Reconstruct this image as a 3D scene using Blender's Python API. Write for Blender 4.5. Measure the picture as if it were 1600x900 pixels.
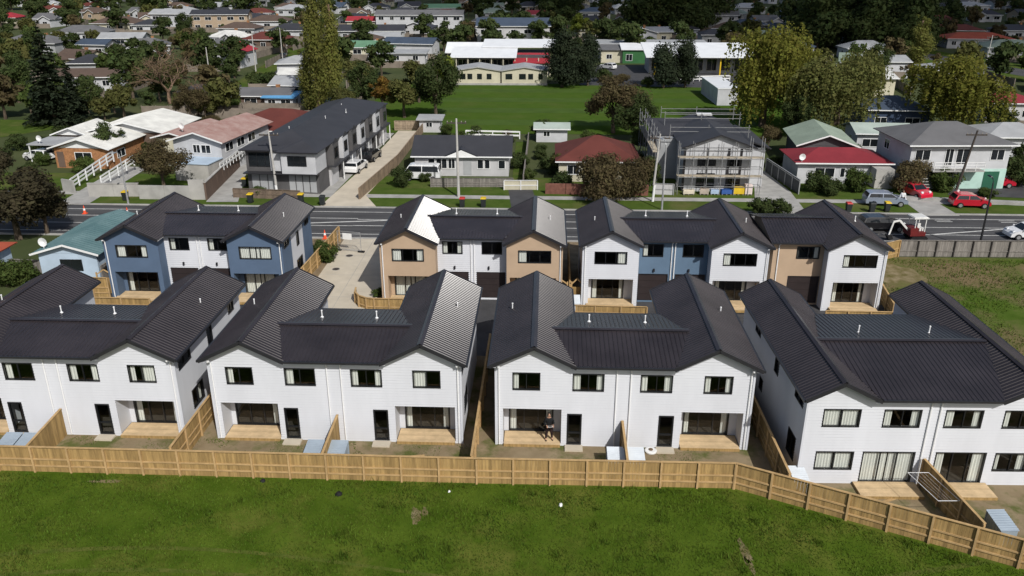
import bpy, math, random
import numpy as np
from mathutils import Vector, Matrix
R = math.radians
random.seed(7); RNG = np.random.default_rng(7)
for o in list(bpy.data.objects): bpy.data.objects.remove(o)
scene = bpy.context.scene
COL = scene.collection

# ------------------------------------------------------------ camera, sky, sun, exposure
CAM_H = 26.0; FPX = 1300.0; PITCH = math.atan(528 / 1300.0); YAW = R(2.35)
cam_d = bpy.data.cameras.new('camera'); cam = bpy.data.objects.new('camera', cam_d); COL.objects.link(cam)
cam_d.sensor_width = 36.0; cam_d.lens = FPX / 1600.0 * 36.0; cam_d.clip_start = 0.5; cam_d.clip_end = 6000.0
cam.location = (0, 0, CAM_H); cam.rotation_euler = (R(90) - PITCH, 0, YAW)
scene.camera = cam
SUN_EL = R(42.0); SUN_AZ = R(28.0)            # azimuth: degrees to the right of straight behind the camera
sun_to = Vector((math.sin(SUN_AZ) * math.cos(SUN_EL), -math.cos(SUN_AZ) * math.cos(SUN_EL), math.sin(SUN_EL)))
world = bpy.data.worlds.new('World'); scene.world = world; world.use_nodes = True
wn = world.node_tree.nodes; wl = world.node_tree.links; wn.clear()
sky = wn.new('ShaderNodeTexSky'); sky.sky_type = 'NISHITA'; sky.sun_disc = False
sky.sun_elevation = SUN_EL; sky.sun_rotation = math.atan2(sun_to.x, sun_to.y); sky.altitude = 50; sky.dust_density = 2.6; sky.ozone_density = 0.6
bg = wn.new('ShaderNodeBackground'); bg.inputs['Strength'].default_value = 0.086
wo = wn.new('ShaderNodeOutputWorld'); wl.new(sky.outputs[0], bg.inputs['Color']); wl.new(bg.outputs[0], wo.inputs[0])
sun_d = bpy.data.lights.new('sun', 'SUN'); sun_d.energy = 3.9; sun_d.angle = R(0.55); sun_d.color = (1.0, 0.97, 0.92)
sun = bpy.data.objects.new('sun', sun_d); COL.objects.link(sun); sun.location = (40, -60, 90)
sun.rotation_euler = (-sun_to).to_track_quat('-Z', 'Y').to_euler()
vs = scene.view_settings; vs.view_transform = 'Standard'; vs.look = 'None'; vs.exposure = 0.0; vs.gamma = 1.0; vs.use_curve_mapping = False
scene.cycles.max_bounces = 5; scene.cycles.diffuse_bounces = 2; scene.cycles.glossy_bounces = 2; scene.cycles.transparent_max_bounces = 8
scene.cycles.caustics_reflective = False; scene.cycles.caustics_refractive = False

# ------------------------------------------------------------ site survey: photo pixel + height -> place on the site
_ct, _st, _cy, _sy = math.cos(PITCH), math.sin(PITCH), math.cos(YAW), math.sin(YAW)
def G(px, py, z=0.0):
    u = (px - 800) / FPX; v = (py - 450) / FPX
    dx, dy, dz = u, _ct - v * _st, -_st - v * _ct
    dx, dy = dx * _cy - dy * _sy, dx * _sy + dy * _cy
    t = (z - CAM_H) / dz
    return Vector((dx * t, dy * t, z))

# ------------------------------------------------------------ materials
MATS = {}
def mat(name, col, rough=0.7, spec=0.4, metal=0.0, amp=0.12, scale=1.5, col2=None, detail=4.0, bump=0.0, bscale=20.0, isl=0.0, objr=0.0, transl=0.0, stretch=None, coat=0.0, contrast=(0.35, 0.65), hue=0.0):
    if name in MATS: return MATS[name]
    m = bpy.data.materials.new(name); m.use_nodes = True; nt = m.node_tree; n = nt.nodes; l = nt.links
    b = n['Principled BSDF']; out = n['Material Output']
    b.inputs['Roughness'].default_value = rough; b.inputs['Metallic'].default_value = metal
    b.inputs['Specular IOR Level'].default_value = spec
    if coat: b.inputs['Coat Weight'].default_value = coat; b.inputs['Coat Roughness'].default_value = 0.08
    geo = n.new('ShaderNodeNewGeometry'); vec = geo.outputs['Position']
    if stretch:
        mp = n.new('ShaderNodeMapping'); mp.inputs['Scale'].default_value = stretch; l.new(vec, mp.inputs['Vector']); vec = mp.outputs[0]
    tn = n.new('ShaderNodeTexNoise'); tn.inputs['Scale'].default_value = scale; tn.inputs['Detail'].default_value = detail; tn.inputs['Roughness'].default_value = 0.6
    l.new(vec, tn.inputs['Vector'])
    rp = n.new('ShaderNodeValToRGB'); l.new(tn.outputs['Fac'], rp.inputs['Fac'])
    c = Vector(col); c2 = Vector(col2) if col2 else c * (1 + amp); c1 = c if col2 else c * (1 - amp)
    rp.color_ramp.elements[0].position, rp.color_ramp.elements[1].position = contrast
    rp.color_ramp.elements[0].color = (*[min(1, x) for x in c1], 1); rp.color_ramp.elements[1].color = (*[min(1, x) for x in c2], 1)
    last = rp.outputs['Color']
    if isl or objr:
        hsv = n.new('ShaderNodeHueSaturation'); l.new(last, hsv.inputs['Color'])
        src = []
        if isl: src.append((geo.outputs['Random Per Island'], isl))
        if objr:
            oi = n.new('ShaderNodeObjectInfo'); src.append((oi.outputs['Random'], objr))
        prev = None
        for so, a in src:
            mr = n.new('ShaderNodeMapRange'); mr.inputs['To Min'].default_value = 1 - a; mr.inputs['To Max'].default_value = 1 + a; l.new(so, mr.inputs['Value'])
            if prev is None: prev = mr.outputs[0]
            else:
                mu = n.new('ShaderNodeMath'); mu.operation = 'MULTIPLY'; l.new(prev, mu.inputs[0]); l.new(mr.outputs[0], mu.inputs[1]); prev = mu.outputs[0]
        l.new(prev, hsv.inputs['Value'])
        if hue:
            mh = n.new('ShaderNodeMapRange'); mh.inputs['To Min'].default_value = 0.5 - hue; mh.inputs['To Max'].default_value = 0.5 + hue; l.new(src[0][0], mh.inputs['Value']); l.new(mh.outputs[0], hsv.inputs['Hue'])
        last = hsv.outputs['Color']
    l.new(last, b.inputs['Base Color'])
    if bump:
        bn = n.new('ShaderNodeTexNoise'); bn.inputs['Scale'].default_value = bscale; bn.inputs['Detail'].default_value = 3; l.new(vec, bn.inputs['Vector'])
        bp = n.new('ShaderNodeBump'); bp.inputs['Strength'].default_value = bump; bp.inputs['Distance'].default_value = 0.05; l.new(bn.outputs['Fac'], bp.inputs['Height']); l.new(bp.outputs[0], b.inputs['Normal'])
    if transl:
        tr = n.new('ShaderNodeBsdfTranslucent'); l.new(last, tr.inputs['Color']); mx = n.new('ShaderNodeMixShader'); mx.inputs[0].default_value = transl
        l.new(b.outputs[0], mx.inputs[1]); l.new(tr.outputs[0], mx.inputs[2]); l.new(mx.outputs[0], out.inputs['Surface'])
    MATS[name] = m; return m
def glass_mat(name, tint, alpha):
    m = bpy.data.materials.new(name); m.use_nodes = True; nt = m.node_tree; n = nt.nodes; l = nt.links; n.clear()
    out = n.new('ShaderNodeOutputMaterial'); tr = n.new('ShaderNodeBsdfTransparent'); gl = n.new('ShaderNodeBsdfGlossy'); fr = n.new('ShaderNodeLayerWeight'); mx = n.new('ShaderNodeMixShader')
    gl.inputs['Roughness'].default_value = 0.03; tr.inputs['Color'].default_value = (*tint, 1)
    tn = n.new('ShaderNodeTexNoise'); tn.inputs['Scale'].default_value = 0.8; bp = n.new('ShaderNodeBump'); bp.inputs['Strength'].default_value = 0.03; bp.inputs['Distance'].default_value = 0.02
    l.new(tn.outputs['Fac'], bp.inputs['Height']); l.new(bp.outputs[0], gl.inputs['Normal'])
    pw = n.new('ShaderNodeMath'); pw.operation = 'POWER'; pw.inputs[1].default_value = 4.0; l.new(fr.outputs['Facing'], pw.inputs[0])
    ma = n.new('ShaderNodeMath'); ma.operation = 'MULTIPLY_ADD'; ma.inputs[1].default_value = 0.85; ma.inputs[2].default_value = 0.05; l.new(pw.outputs[0], ma.inputs[0])
    l.new(ma.outputs[0], mx.inputs[0]); l.new(tr.outputs[0], mx.inputs[1]); l.new(gl.outputs[0], mx.inputs[2]); l.new(mx.outputs[0], out.inputs[0])
    MATS[name] = m; return m
GLASS = glass_mat('window_glass', (0.88, 0.91, 0.90), 0.3)
DGLASS = mat('dark_window_glass', (0.012, 0.015, 0.018), 0.06, 0.6, amp=0.3, scale=0.4)
WHITEB = mat('white_weatherboard', (0.585, 0.602, 0.64), 0.55, 0.3, amp=0.045, scale=0.7, detail=8, stretch=(1, 1, .25))
WHITEP = mat('white_panel', (0.575, 0.595, 0.64), 0.6, 0.3, amp=0.03, scale=0.7)
BLUEP = mat('slate_blue_plaster', (0.090, 0.135, 0.21), 0.75, 0.3, amp=0.06, scale=0.8)
BLUEL = mat('soft_blue_plaster', (0.108, 0.168, 0.245), 0.75, 0.3, amp=0.06, scale=0.8)
TANP = mat('tan_plaster', (0.44, 0.325, 0.225), 0.75, 0.3, amp=0.05, scale=0.8)
ROOFD = mat('charcoal_steel_roof', (0.033, 0.0285, 0.032), 0.25, 0.36, amp=0.2, scale=0.35, detail=6)
TRIMD = mat('charcoal_trim', (0.022, 0.022, 0.026), 0.4, 0.5, amp=0.1)
SOFFIT = mat('pale_soffit', (0.55, 0.56, 0.58), 0.7, amp=0.04)
FRAMED = mat('black_aluminium', (0.013, 0.014, 0.016), 0.35, 0.5, amp=0.15)
CURTAIN = mat('white_curtain', (0.72, 0.71, 0.67), 0.9, 0.1, amp=0.10, scale=14, stretch=(1, 1, 0.03))
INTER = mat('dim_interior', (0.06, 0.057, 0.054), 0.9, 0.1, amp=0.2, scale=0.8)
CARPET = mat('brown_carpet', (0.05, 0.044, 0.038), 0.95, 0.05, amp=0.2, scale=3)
GARAGE = mat('dark_garage_door', (0.030, 0.022, 0.022), 0.5, 0.4, amp=0.1)
PINE = mat('new_pine', (0.325, 0.215, 0.088), 0.8, 0.2, amp=0.22, scale=3.0, isl=0.16, stretch=(2.5, 2.5, 0.25), detail=5)
PINEC = mat('pine_cap', (0.43, 0.29, 0.14), 0.8, 0.2, amp=0.15, scale=2.0, isl=0.08)
DECK = mat('decking', (0.55, 0.41, 0.245), 0.8, 0.2, amp=0.12, scale=2.0, isl=0.10)
OLDWOOD = mat('weathered_timber', (0.20, 0.185, 0.17), 0.9, 0.1, amp=0.22, scale=2.5, isl=0.15, stretch=(2, 2, 0.3))
WHITEPAINT = mat('white_paint', (0.74, 0.75, 0.75), 0.5, 0.3, amp=0.05)
PVC = mat('white_pipe', (0.78, 0.79, 0.80), 0.35, 0.5, amp=0.03)
ZINC = mat('zinc_shed_steel', (0.36, 0.43, 0.50), 0.35, 0.5, metal=0.25, amp=0.08, scale=1.2)
CONC = mat('pale_concrete', (0.52, 0.465, 0.375), 0.85, 0.2, amp=0.09, scale=0.55, detail=8, bump=0.05)
CONCG = mat('grey_concrete', (0.34, 0.335, 0.32), 0.9, 0.2, amp=0.16, scale=0.7, detail=8)
ASPH = mat('asphalt', (0.072, 0.072, 0.075), 0.88, 0.2, amp=0.26, scale=1.1, detail=10, stretch=(.12, 1, 1), bump=0.1, bscale=40)
PATCHA = mat('patched_asphalt', (0.052, 0.052, 0.055), 0.9, 0.2, amp=0.2, scale=1.4, detail=10)
ASPHN = mat('fresh_asphalt', (0.058, 0.058, 0.062), 0.85, 0.3, amp=0.18, scale=0.8, detail=10)
LINE = mat('road_paint', (0.62, 0.62, 0.60), 0.8, 0.2, amp=0.2, scale=2.0, detail=8)
SOIL = mat('brown_soil', (0.16, 0.12, 0.075), 0.95, 0.1, col2=(0.27, 0.205, 0.13), scale=1.1, detail=10, bump=0.4, bscale=6)
STEEL = mat('galvanised_steel', (0.45, 0.46, 0.47), 0.4, 0.5, metal=0.5, amp=0.12, scale=3)
RUBBER = mat('black_rubber', (0.012, 0.012, 0.013), 0.8, 0.3, amp=0.2, scale=5)
BARK = mat('bark', (0.10, 0.078, 0.058), 0.95, 0.1, amp=0.3, scale=3, stretch=(1, 1, 0.3), objr=0.2)
BARKP = mat('pale_bark', (0.19, 0.13, 0.09), 0.95, 0.1, amp=0.25, scale=3, stretch=(1, 1, 0.3))

# ------------------------------------------------------------ mesh building
class MB:
    def __init__(s): s.v = []; s.f = []; s.m = []; s.cur = 0
    def add(s, vs, fs):
        b = len(s.v); s.v.extend(vs)
        for f in fs: s.f.append([b + i for i in f]); s.m.append(s.cur)
        return s
    def quad(s, a, b, c, d): return s.add([tuple(a), tuple(b), tuple(c), tuple(d)], [(0, 1, 2, 3)])
    def poly(s, pts): return s.add([tuple(p) for p in pts], [tuple(range(len(pts)))])
    def box(s, x0, x1, y0, y1, z0, z1):
        return s.add([(x0, y0, z0), (x1, y0, z0), (x1, y1, z0), (x0, y1, z0), (x0, y0, z1), (x1, y0, z1), (x1, y1, z1), (x0, y1, z1)],
                     [(0, 3, 2, 1), (4, 5, 6, 7), (0, 1, 5, 4), (1, 2, 6, 5), (2, 3, 7, 6), (3, 0, 4, 7)])
    def obox(s, O, U, V, W):       # oriented box from a corner and three edge vectors
        O, U, V, W = map(Vector, (O, U, V, W))
        p = [O, O + U, O + U + V, O + V, O + W, O + U + W, O + U + V + W, O + V + W]
        return s.add([tuple(q) for q in p], [(0, 3, 2, 1), (4, 5, 6, 7), (0, 1, 5, 4), (1, 2, 6, 5), (2, 3, 7, 6), (3, 0, 4, 7)])
    def bar(s, a, b, w, h=None, up=(0, 0, 1)):   # square bar between two points
        a, b = Vector(a), Vector(b); d = (b - a); h = h or w
        if d.length < 1e-6: return s
        t = d.normalized(); up = Vector(up)
        if abs(t.dot(up)) > 0.98: up = Vector((1, 0, 0))
        sx = t.cross(up).normalized() * w; sz = sx.cross(t).normalized() * h
        return s.obox(a - sx / 2 - sz / 2, sx, sz, d)
    def tube(s, pts, rads, n=6, cap=True):
        pts = [Vector(p) for p in pts]
        if not hasattr(rads, '__len__'): rads = [rads] * len(pts)
        b = len(s.v); k = len(pts)
        for i, p in enumerate(pts):
            t = (pts[min(i + 1, k - 1)] - pts[max(i - 1, 0)]).normalized()
            up = Vector((0, 0, 1)) if abs(t.z) < 0.9 else Vector((1, 0, 0))
            sx = t.cross(up).normalized(); sy = sx.cross(t)
            for j in range(n):
                a = 2 * math.pi * j / n; s.v.append(tuple(p + (sx * math.cos(a) + sy * math.sin(a)) * rads[i]))
        for i in range(k - 1):
            for j in range(n):
                s.f.append([b + i * n + j, b + i * n + (j + 1) % n, b + (i + 1) * n + (j + 1) % n, b + (i + 1) * n + j]); s.m.append(s.cur)
        if cap:
            s.f.append([b + j for j in range(n)][::-1]); s.m.append(s.cur); s.f.append([b + (k - 1) * n + j for j in range(n)]); s.m.append(s.cur)
        return s
    def lathe(s, prof, c=(0, 0, 0), n=12):     # profile [(r,z)...]
        b = len(s.v); k = len(prof)
        for r, z in prof:
            for j in range(n):
                a = 2 * math.pi * j / n; s.v.append((c[0] + r * math.cos(a), c[1] + r * math.sin(a), c[2] + z))
        for i in range(k - 1):
            for j in range(n):
                s.f.append([b + i * n + j, b + i * n + (j + 1) % n, b + (i + 1) * n + (j + 1) % n, b + (i + 1) * n + j]); s.m.append(s.cur)
        s.f.append([b + j for j in range(n)][::-1]); s.m.append(s.cur); s.f.append([b + (k - 1) * n + j for j in range(n)]); s.m.append(s.cur)
        return s
    def build(s, name, m, parent=None, smooth=False):
        me = bpy.data.meshes.new(name); me.from_pydata(s.v, [], s.f)
        for q in (m if isinstance(m, (list, tuple)) else [m]): me.materials.append(q)
        if any(s.m): me.polygons.foreach_set('material_index', s.m)
        if smooth: me.polygons.foreach_set('use_smooth', [True] * len(s.f))
        me.update()
        return link(name, me, parent)
KIDS = {}
def link(name, data, parent=None):
    o = bpy.data.objects.new(name, data); COL.objects.link(o)
    if parent is not None: o.parent = parent; KIDS.setdefault(parent.name, []).append(o)
    return o
def tag(o, label=None, cat=None, group=None, kind=None):
    if label: o['label'] = label
    if cat: o['category'] = cat
    if group: o['group'] = group
    if kind: o['kind'] = kind
    return o
def thing(name, label, cat, loc=(0, 0, 0), rz=0.0, group=None):
    o = bpy.data.objects.new(name, None); COL.objects.link(o); o.location = loc; o.rotation_euler = (0, 0, rz); o.empty_display_size = 0.3
    return tag(o, label, cat, group)
def copy_tree(o, parent=None):
    c = o.copy(); COL.objects.link(c)
    if parent is not None: c.parent = parent
    for k in KIDS.get(o.name, ()): copy_tree(k, c)
    return c
def dup(o, loc, rz=0.0, sc=1.0, label=None, group=None):
    c = copy_tree(o); c.location = loc; c.rotation_euler = (0, 0, rz); c.scale = (sc, sc, sc) if not hasattr(sc, '__len__') else sc
    if label: c['label'] = label
    if group: c['group'] = group
    return c
def sheet(name, pts, z, m, kind='structure', label=None, cat=None):
    b = MB(); b.poly([(p[0], p[1], z) for p in pts]); o = b.build(name, m)
    return tag(o, label, cat, None, kind)
def slab(name, pts, z0, z1, m, kind='structure', parent=None):
    n = len(pts); b = MB(); b.add([(p[0], p[1], z0) for p in pts] + [(p[0], p[1], z1) for p in pts], [tuple(range(n))[::-1], tuple(range(n, 2 * n))] + [(i, (i + 1) % n, n + (i + 1) % n, n + i) for i in range(n)])
    o = b.build(name, m, parent)
    if kind: o['kind'] = kind
    return o
# ------------------------------------------------------------ ground, road, paths
GROUND = mat('suburb_ground', (0.040, 0.058, 0.020), 0.95, 0.1, col2=(0.085, 0.095, 0.042), scale=0.06, detail=12, contrast=(0.3, 0.7))
def grass_mat(name, dark, light, dry, bscale=3.0, dr=(.5, .75), ds=.16):
    m = mat(name, dark, 0.95, 0.0, col2=light, scale=0.55, detail=12, bump=0.5, bscale=bscale, contrast=(0.3, 0.72))
    n = m.node_tree.nodes; l = m.node_tree.links; b = n['Principled BSDF']
    src = b.inputs['Base Color'].links[0].from_socket
    geo = n.new('ShaderNodeNewGeometry'); t2 = n.new('ShaderNodeTexNoise'); t2.inputs['Scale'].default_value = ds; t2.inputs['Detail'].default_value = 9; t2.inputs['Roughness'].default_value = 0.68; l.new(geo.outputs['Position'], t2.inputs['Vector'])
    r2 = n.new('ShaderNodeValToRGB'); r2.color_ramp.elements[0].position = dr[0]; r2.color_ramp.elements[1].position = dr[1]; l.new(t2.outputs['Fac'], r2.inputs['Fac'])
    mx = n.new('ShaderNodeMix'); mx.data_type = 'RGBA'; l.new(r2.outputs['Color'], mx.inputs[0]); l.new(src, mx.inputs[6]); mx.inputs[7].default_value = (*dry, 1); l.new(mx.outputs[2], b.inputs['Base Color'])
    return m
FIELD = grass_mat('paddock_grass', (0.042, 0.078, 0.007), (0.088, 0.132, 0.016), (0.15, 0.145, 0.035), dr=(.50, .78), ds=.22)
LOT = grass_mat('vacant_lot_grass', (0.048, 0.088, 0.012), (0.085, 0.13, 0.024), (0.17, 0.13, 0.07), dr=(.41, .56), ds=.09)
SPORT = grass_mat('sports_grass', (0.050, 0.093, 0.015), (0.066, 0.112, 0.019), (0.080, 0.105, 0.028))
LAWN = grass_mat('verge_grass', (0.045, 0.080, 0.014), (0.080, 0.115, 0.026), (0.13, 0.12, 0.05))
YARD = grass_mat('patchy_yard', (0.19, 0.145, 0.088), (0.30, 0.24, 0.155), (0.105, 0.115, 0.04), dr=(.47, .62), ds=.5)
sheet('ground', [(-1600, -60), (1600, -60), (1600, 2600), (-1600, 2600)], -0.02, GROUND)
sheet('paddock_ground', [(-60, 12), (60, 12), (60, 29), (21.6, 31.2), (10.1, 36.7), (-60, 36.9)], 0.0, FIELD)
sheet('yard_ground', [(-45, 36.95), (10.1, 36.75), (21.6, 31.25), (30, 27.3), (30, 52), (-45, 52)], 0.004, YARD)
sheet('vacant_lot_ground', [(27.2, 38), (75, 38), (75, 72.9), (27.2, 72.9)], 0.008, LOT)
sheet('shared_driveway_ground', [(-37, 51.4), (27, 51.4), (27, 61.6), (-37, 61.6)], 0.008, ASPHN)
sheet('back_garden_ground', [(-37, 61.6), (27, 61.6), (27, 75.9), (-37, 75.9)], 0.006, SOIL)
def blob(c, rx, ry, n=22, jag=0.22, rot=0.0):
    out = []; ph = [random.uniform(0, 6.28) for _ in range(3)]
    for i in range(n):
        a = 2 * math.pi * i / n; r = 1 + jag * (math.sin(2 * a + ph[0]) * 0.5 + math.sin(3 * a + ph[1]) * 0.4 + math.sin(7 * a + ph[2]) * 0.3)
        x, y = rx * r * math.cos(a), ry * r * math.sin(a); out.append((c[0] + x * math.cos(rot) - y * math.sin(rot), c[1] + x * math.sin(rot) + y * math.cos(rot)))
    return out
DIRT = mat('bare_earth', (0.12, 0.105, 0.04), 0.95, 0.0, col2=(0.26, 0.21, 0.13), scale=1.3, detail=10, bump=0.3)
DRYGRASS = mat('dry_worn_turf', (0.10, 0.098, 0.036), 0.95, 0.1, col2=(0.19, 0.155, 0.075), scale=1.6, detail=12)
for px, py, rx, ry, ro in ((650, 806, 0.22, 0.75, 0.1), (664, 800, .14, .4, .3), (1164, 862, 0.2, 0.9, 0.15), (1172, 884, .14, .6, .1), (165, 752, 0.8, 0.16, 0.1)):
    sheet('worn_patch_ground', blob(G(px, py), rx, ry, 26, 0.35, ro), 0.006, DIRT)
sheet('bare_earth_ground', blob(G(1400, 428), 1.9, 2.6, 30, 0.4, .2), 0.014, DIRT)
# concrete right of way between the blue and the tan block
ROWP = [G(474, 460), G(495, 430), G(540, 379), G(612, 379), G(590, 430), G(580, 455)]
slab('concrete_driveway', [(-19.3, 51.6), (-13.2, 51.6), (-13.35, 60), (-14.1, 75.9), (-19.4, 75.9)], -0.01, 0.03, CONC)
b = MB()
for y in (56.5, 61.4, 66.3, 71.2): b.box(-19.3, -13.6, y, y + 0.03, 0.03, 0.033)
b.box(-16.5, -16.47, 51.7, 75.8, 0.034, 0.037); tag(b.build('driveway_joint_line', CONCG), kind='structure')
# the road with kerbs, footpath and markings
RY0, RY1 = 76.2, 86.4
sheet('road', [(-220, RY0), (220, RY0), (220, RY1), (-220, RY1)], 0.0, ASPH)
slab('kerb_near', [(-220, RY0 - 0.25), (220, RY0 - 0.25), (220, RY0), (-220, RY0)], -0.02, 0.11, CONCG)
slab('kerb_far', [(-220, RY1), (220, RY1), (220, RY1 + 0.25), (-220, RY1 + 0.25)], -0.02, 0.11, CONCG)
sheet('verge_lawn', [(-220, RY1 + 0.25), (220, RY1 + 0.25), (220, 100), (-220, 100)], 0.03, LAWN)
sheet('footpath', [(-220, 90.4), (220, 90.4), (220, 91.8), (-220, 91.8)], 0.037, CONCG)
sheet('verge_near_lawn', [(26.5, 73.5), (220, 73.5), (220, RY0 - 0.25), (26.5, RY0 - 0.25)], 0.03, LAWN)
def roadline(x0, x1, y, w=0.12, y2=None):
    y2 = y if y2 is None else y2
    b = MB(); b.quad((x0, y - w / 2, 0.005), (x1, y2 - w / 2, 0.005), (x1, y2 + w / 2, 0.005), (x0, y + w / 2, 0.005)); tag(b.build('road_marking', LINE), kind='structure')
roadline(-120, 120, 77.5); roadline(-120, 120, 84.9); 
roadline(-120, -19.5, 80.1); roadline(-120, -19.5, 82.6); roadline(-19.5, 30, 80.2); roadline(-19.5, 30, 82.3)
roadline(30, 120, 79.6); roadline(30, 120, 82.0)
roadline(-29, -15.5, 80.1, 0.22, 82.2); roadline(38, 47, 79.6, 0.2, 81.9)
for x in (34, 40.5, 47): roadline(x, x + 1.6, 84.0); roadline(x, x + 1.6, 84.5)
for x, y, w_, d_ in ((-33, 79.2, 9, 1.1), (-6, 83.6, 14, .9), (24, 78.4, 3.2, 1.6), (42, 81.0, 12, .8), (8, 81.2, 2.2, 1.4)): sheet('road_patch', [(x, y), (x + w_, y + .05), (x + w_ - .1, y + d_), (x + .15, y + d_ - .08)], .0025, PATCHA)
# driveways and crossings beyond the road
def patch(name, pts, z, m): return sheet(name, [p if isinstance(p, tuple) else (p.x, p.y) for p in pts], z, m)
patch('long_driveway', [(-24.6, 86.4), (-18.2, 86.4), (-20.4, 91.2), (-19.6, 106), (-20.0, 128), (-22.9, 128), (-23.4, 106), (-24.3, 91.2)], 0.045, CONC)
patch('unit_forecourt', [(-26.4, 91.5), (-24.3, 91.5), (-23.2, 126), (-24.6, 126)], 0.049, CONCG)
patch('cottage_driveway', [(-3.6, 86.5), (-0.6, 86.5), (-1.6, 95.5), (-4.4, 95.5)], 0.045, ASPHN)
patch('site_driveway', [G(1180, 332), G(1262, 335), G(1235, 300), G(1195, 268), G(1178, 270)], 0.045, CONCG)
patch('crossing_driveway', [G(1443, 338), G(1500, 338), G(1466, 318), G(1420, 306), G(1400, 306)], 0.045, CONCG)
patch('ramp_driveway', [G(85, 322), G(140, 318), G(232, 262), G(190, 260)], 0.045, CONCG)
patch('side_driveway', [G(322, 316), G(372, 316), G(395, 235), G(372, 240)], 0.045, CONCG)
patch('red_car_driveway', [G(1480, 305), G(1600, 310), G(1600, 285), G(1560, 268), G(1500, 280)], 0.049, ASPHN)
slab('verge_retaining_kerb', [G(1405, 312).xy, G(1600, 322).xy, G(1600, 319).xy, G(1405, 310).xy], 0, 0.35, CONCG)
# school field and yards further back
sheet('sports_field', [(-32, 126.5), (45, 126.5), (45, 178), (-32, 178)], 0.012, SPORT)
sheet('school_yard', [G(905, 133).xy, G(1150, 138).xy, G(1180, 100).xy, G(930, 102).xy], 0.02, ASPHN)
MOWN = mat('mown_stripe_grass', (0.056, 0.098, 0.017), 0.95, 0.1, amp=0.12, scale=0.3, detail=8)
for y in (133, 144, 155, 166): sheet('mown_stripe_ground', [(-20, y), (34, y + 0.8), (34, y + 5.2), (-20, y + 4.6)], 0.017, MOWN)
def strip(name, a, b2, w, z, m):
    a = Vector(a[:2]); b2 = Vector(b2[:2]); d = (b2 - a).normalized(); n_ = Vector((-d.y, d.x)) * w / 2
    return sheet(name, [(a - n_), (b2 - n_), (b2 + n_), (a + n_)], z, m)
strip('side_street_road', (-52, 142), (-66.5, 262), 8.5, 0.02, ASPH); strip('side_street_verge_lawn', (-59, 142), (-73.5, 262), 5, 0.016, LAWN)
strip('right_street_road', (92, 262), (122, 150), 9, 0.02, ASPH); strip('right_street_verge_lawn', (100, 262), (130, 150), 6, 0.016, LAWN); strip('right_street_near_verge_lawn', (84.5, 262), (114.5, 150), 6, 0.018, LAWN)
patch('left_lawn', [G(0, 215), G(110, 198), G(60, 188), G(0, 187)], 0.02, LAWN)
patch('back_lawn', [G(200, 205), G(270, 205), G(280, 182), G(190, 182)], 0.02, LAWN)
# grass blades that stand up in the near paddock and on the vacant lot
def blades(name, polyfn, n, x0, x1, y0, y1, lo, hi, wd, label, m):
    x = RNG.uniform(x0, x1, n * 2); y = RNG.uniform(y0, y1, n * 2); ok = polyfn(x, y); x, y = x[ok][:n], y[ok][:n]; n = len(x)
    # longer, denser tussocks where a low-frequency pattern is high
    pat = np.sin(x * 0.9 + 1.7 * np.sin(y * 0.6)) * np.sin(y * 1.3 + 1.1 * np.sin(x * 0.45)) + 0.6 * np.sin(x * 2.7 + y * 1.9) * np.sin(y * 2.2 - x * 1.1)
    h = RNG.uniform(lo, hi, n) * (0.75 + 0.38 * np.clip(pat, -1, 1.3)); a = RNG.uniform(0, 6.283, n); w = RNG.uniform(0.5, 1.0, n) * wd
    lean = RNG.uniform(0.2, 0.9, n) * h; la = RNG.uniform(0, 6.283, n)
    v = np.zeros((n, 3, 3)); v[:, 0, 0] = x - np.cos(a) * w; v[:, 0, 1] = y - np.sin(a) * w; v[:, 1, 0] = x + np.cos(a) * w; v[:, 1, 1] = y + np.sin(a) * w
    v[:, 2, 0] = x + np.cos(la) * lean; v[:, 2, 1] = y + np.sin(la) * lean; v[:, 2, 2] = h
    mesh_np(name, v.reshape(-1, 3), np.arange(3 * n).reshape(-1, 3), m)
    tag(bpy.data.objects[name], label, None, None, 'stuff')
def mesh_np(name, verts, faces, mats, parent=None, midx=None):
    me = bpy.data.meshes.new(name); nf, k = faces.shape
    me.vertices.add(len(verts)); me.vertices.foreach_set('co', verts.astype(np.float32).ravel())
    me.loops.add(nf * k); me.loops.foreach_set('vertex_index', faces.astype(np.int32).ravel())
    me.polygons.add(nf); me.polygons.foreach_set('loop_start', np.arange(0, nf * k, k, dtype=np.int32))
    for q in (mats if isinstance(mats, (list, tuple)) else [mats]): me.materials.append(q)
    if midx is not None: me.polygons.foreach_set('material_index', midx.astype(np.int32))
    me.update(calc_edges=True); return link(name, me, parent)
BLADE = mat('grass_blade', (0.042, 0.084, 0.007), 0.8, 0.15, hue=0.02, col2=(0.115, 0.160, 0.020), scale=0.35, detail=8, isl=0.45, transl=0.25, contrast=(0.3, 0.7))
def in_paddock(x, y):
    lim = np.where(x < 10.0, 36.45, 36.45 - (x - 10.0) * 0.478); return y < lim
blades('paddock_grass', in_paddock, 150000, -31, 29, 21.5, 36.5, 0.07, 0.17, 0.028, 'short green paddock grass in front of the long timber fence', BLADE)
blades('vacant_lot_grass', lambda x, y: (np.sin(x * 0.5 + 2) * np.sin(y * 0.3) > -0.55) & (y > 47 + 0.7 * (34 - x) ) , 26000, 28, 60, 44, 72.4, 0.10, 0.28, 0.05, 'rough green grass on the vacant lot beside the end townhouse', BLADE)
blades('yard_weeds', lambda x, y: (np.sin(x * 1.3 + 1) * np.sin(y * 2.1 + x * .4) + .3 * np.sin(x * 4.1) > .25) & ~((x > -3.4) & (x < 4.2)), 9000, -34, 10, 36.9, 40.2, .04, .13, .03, 'sparse weeds coming up in the bare back yards', BLADE)
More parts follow.
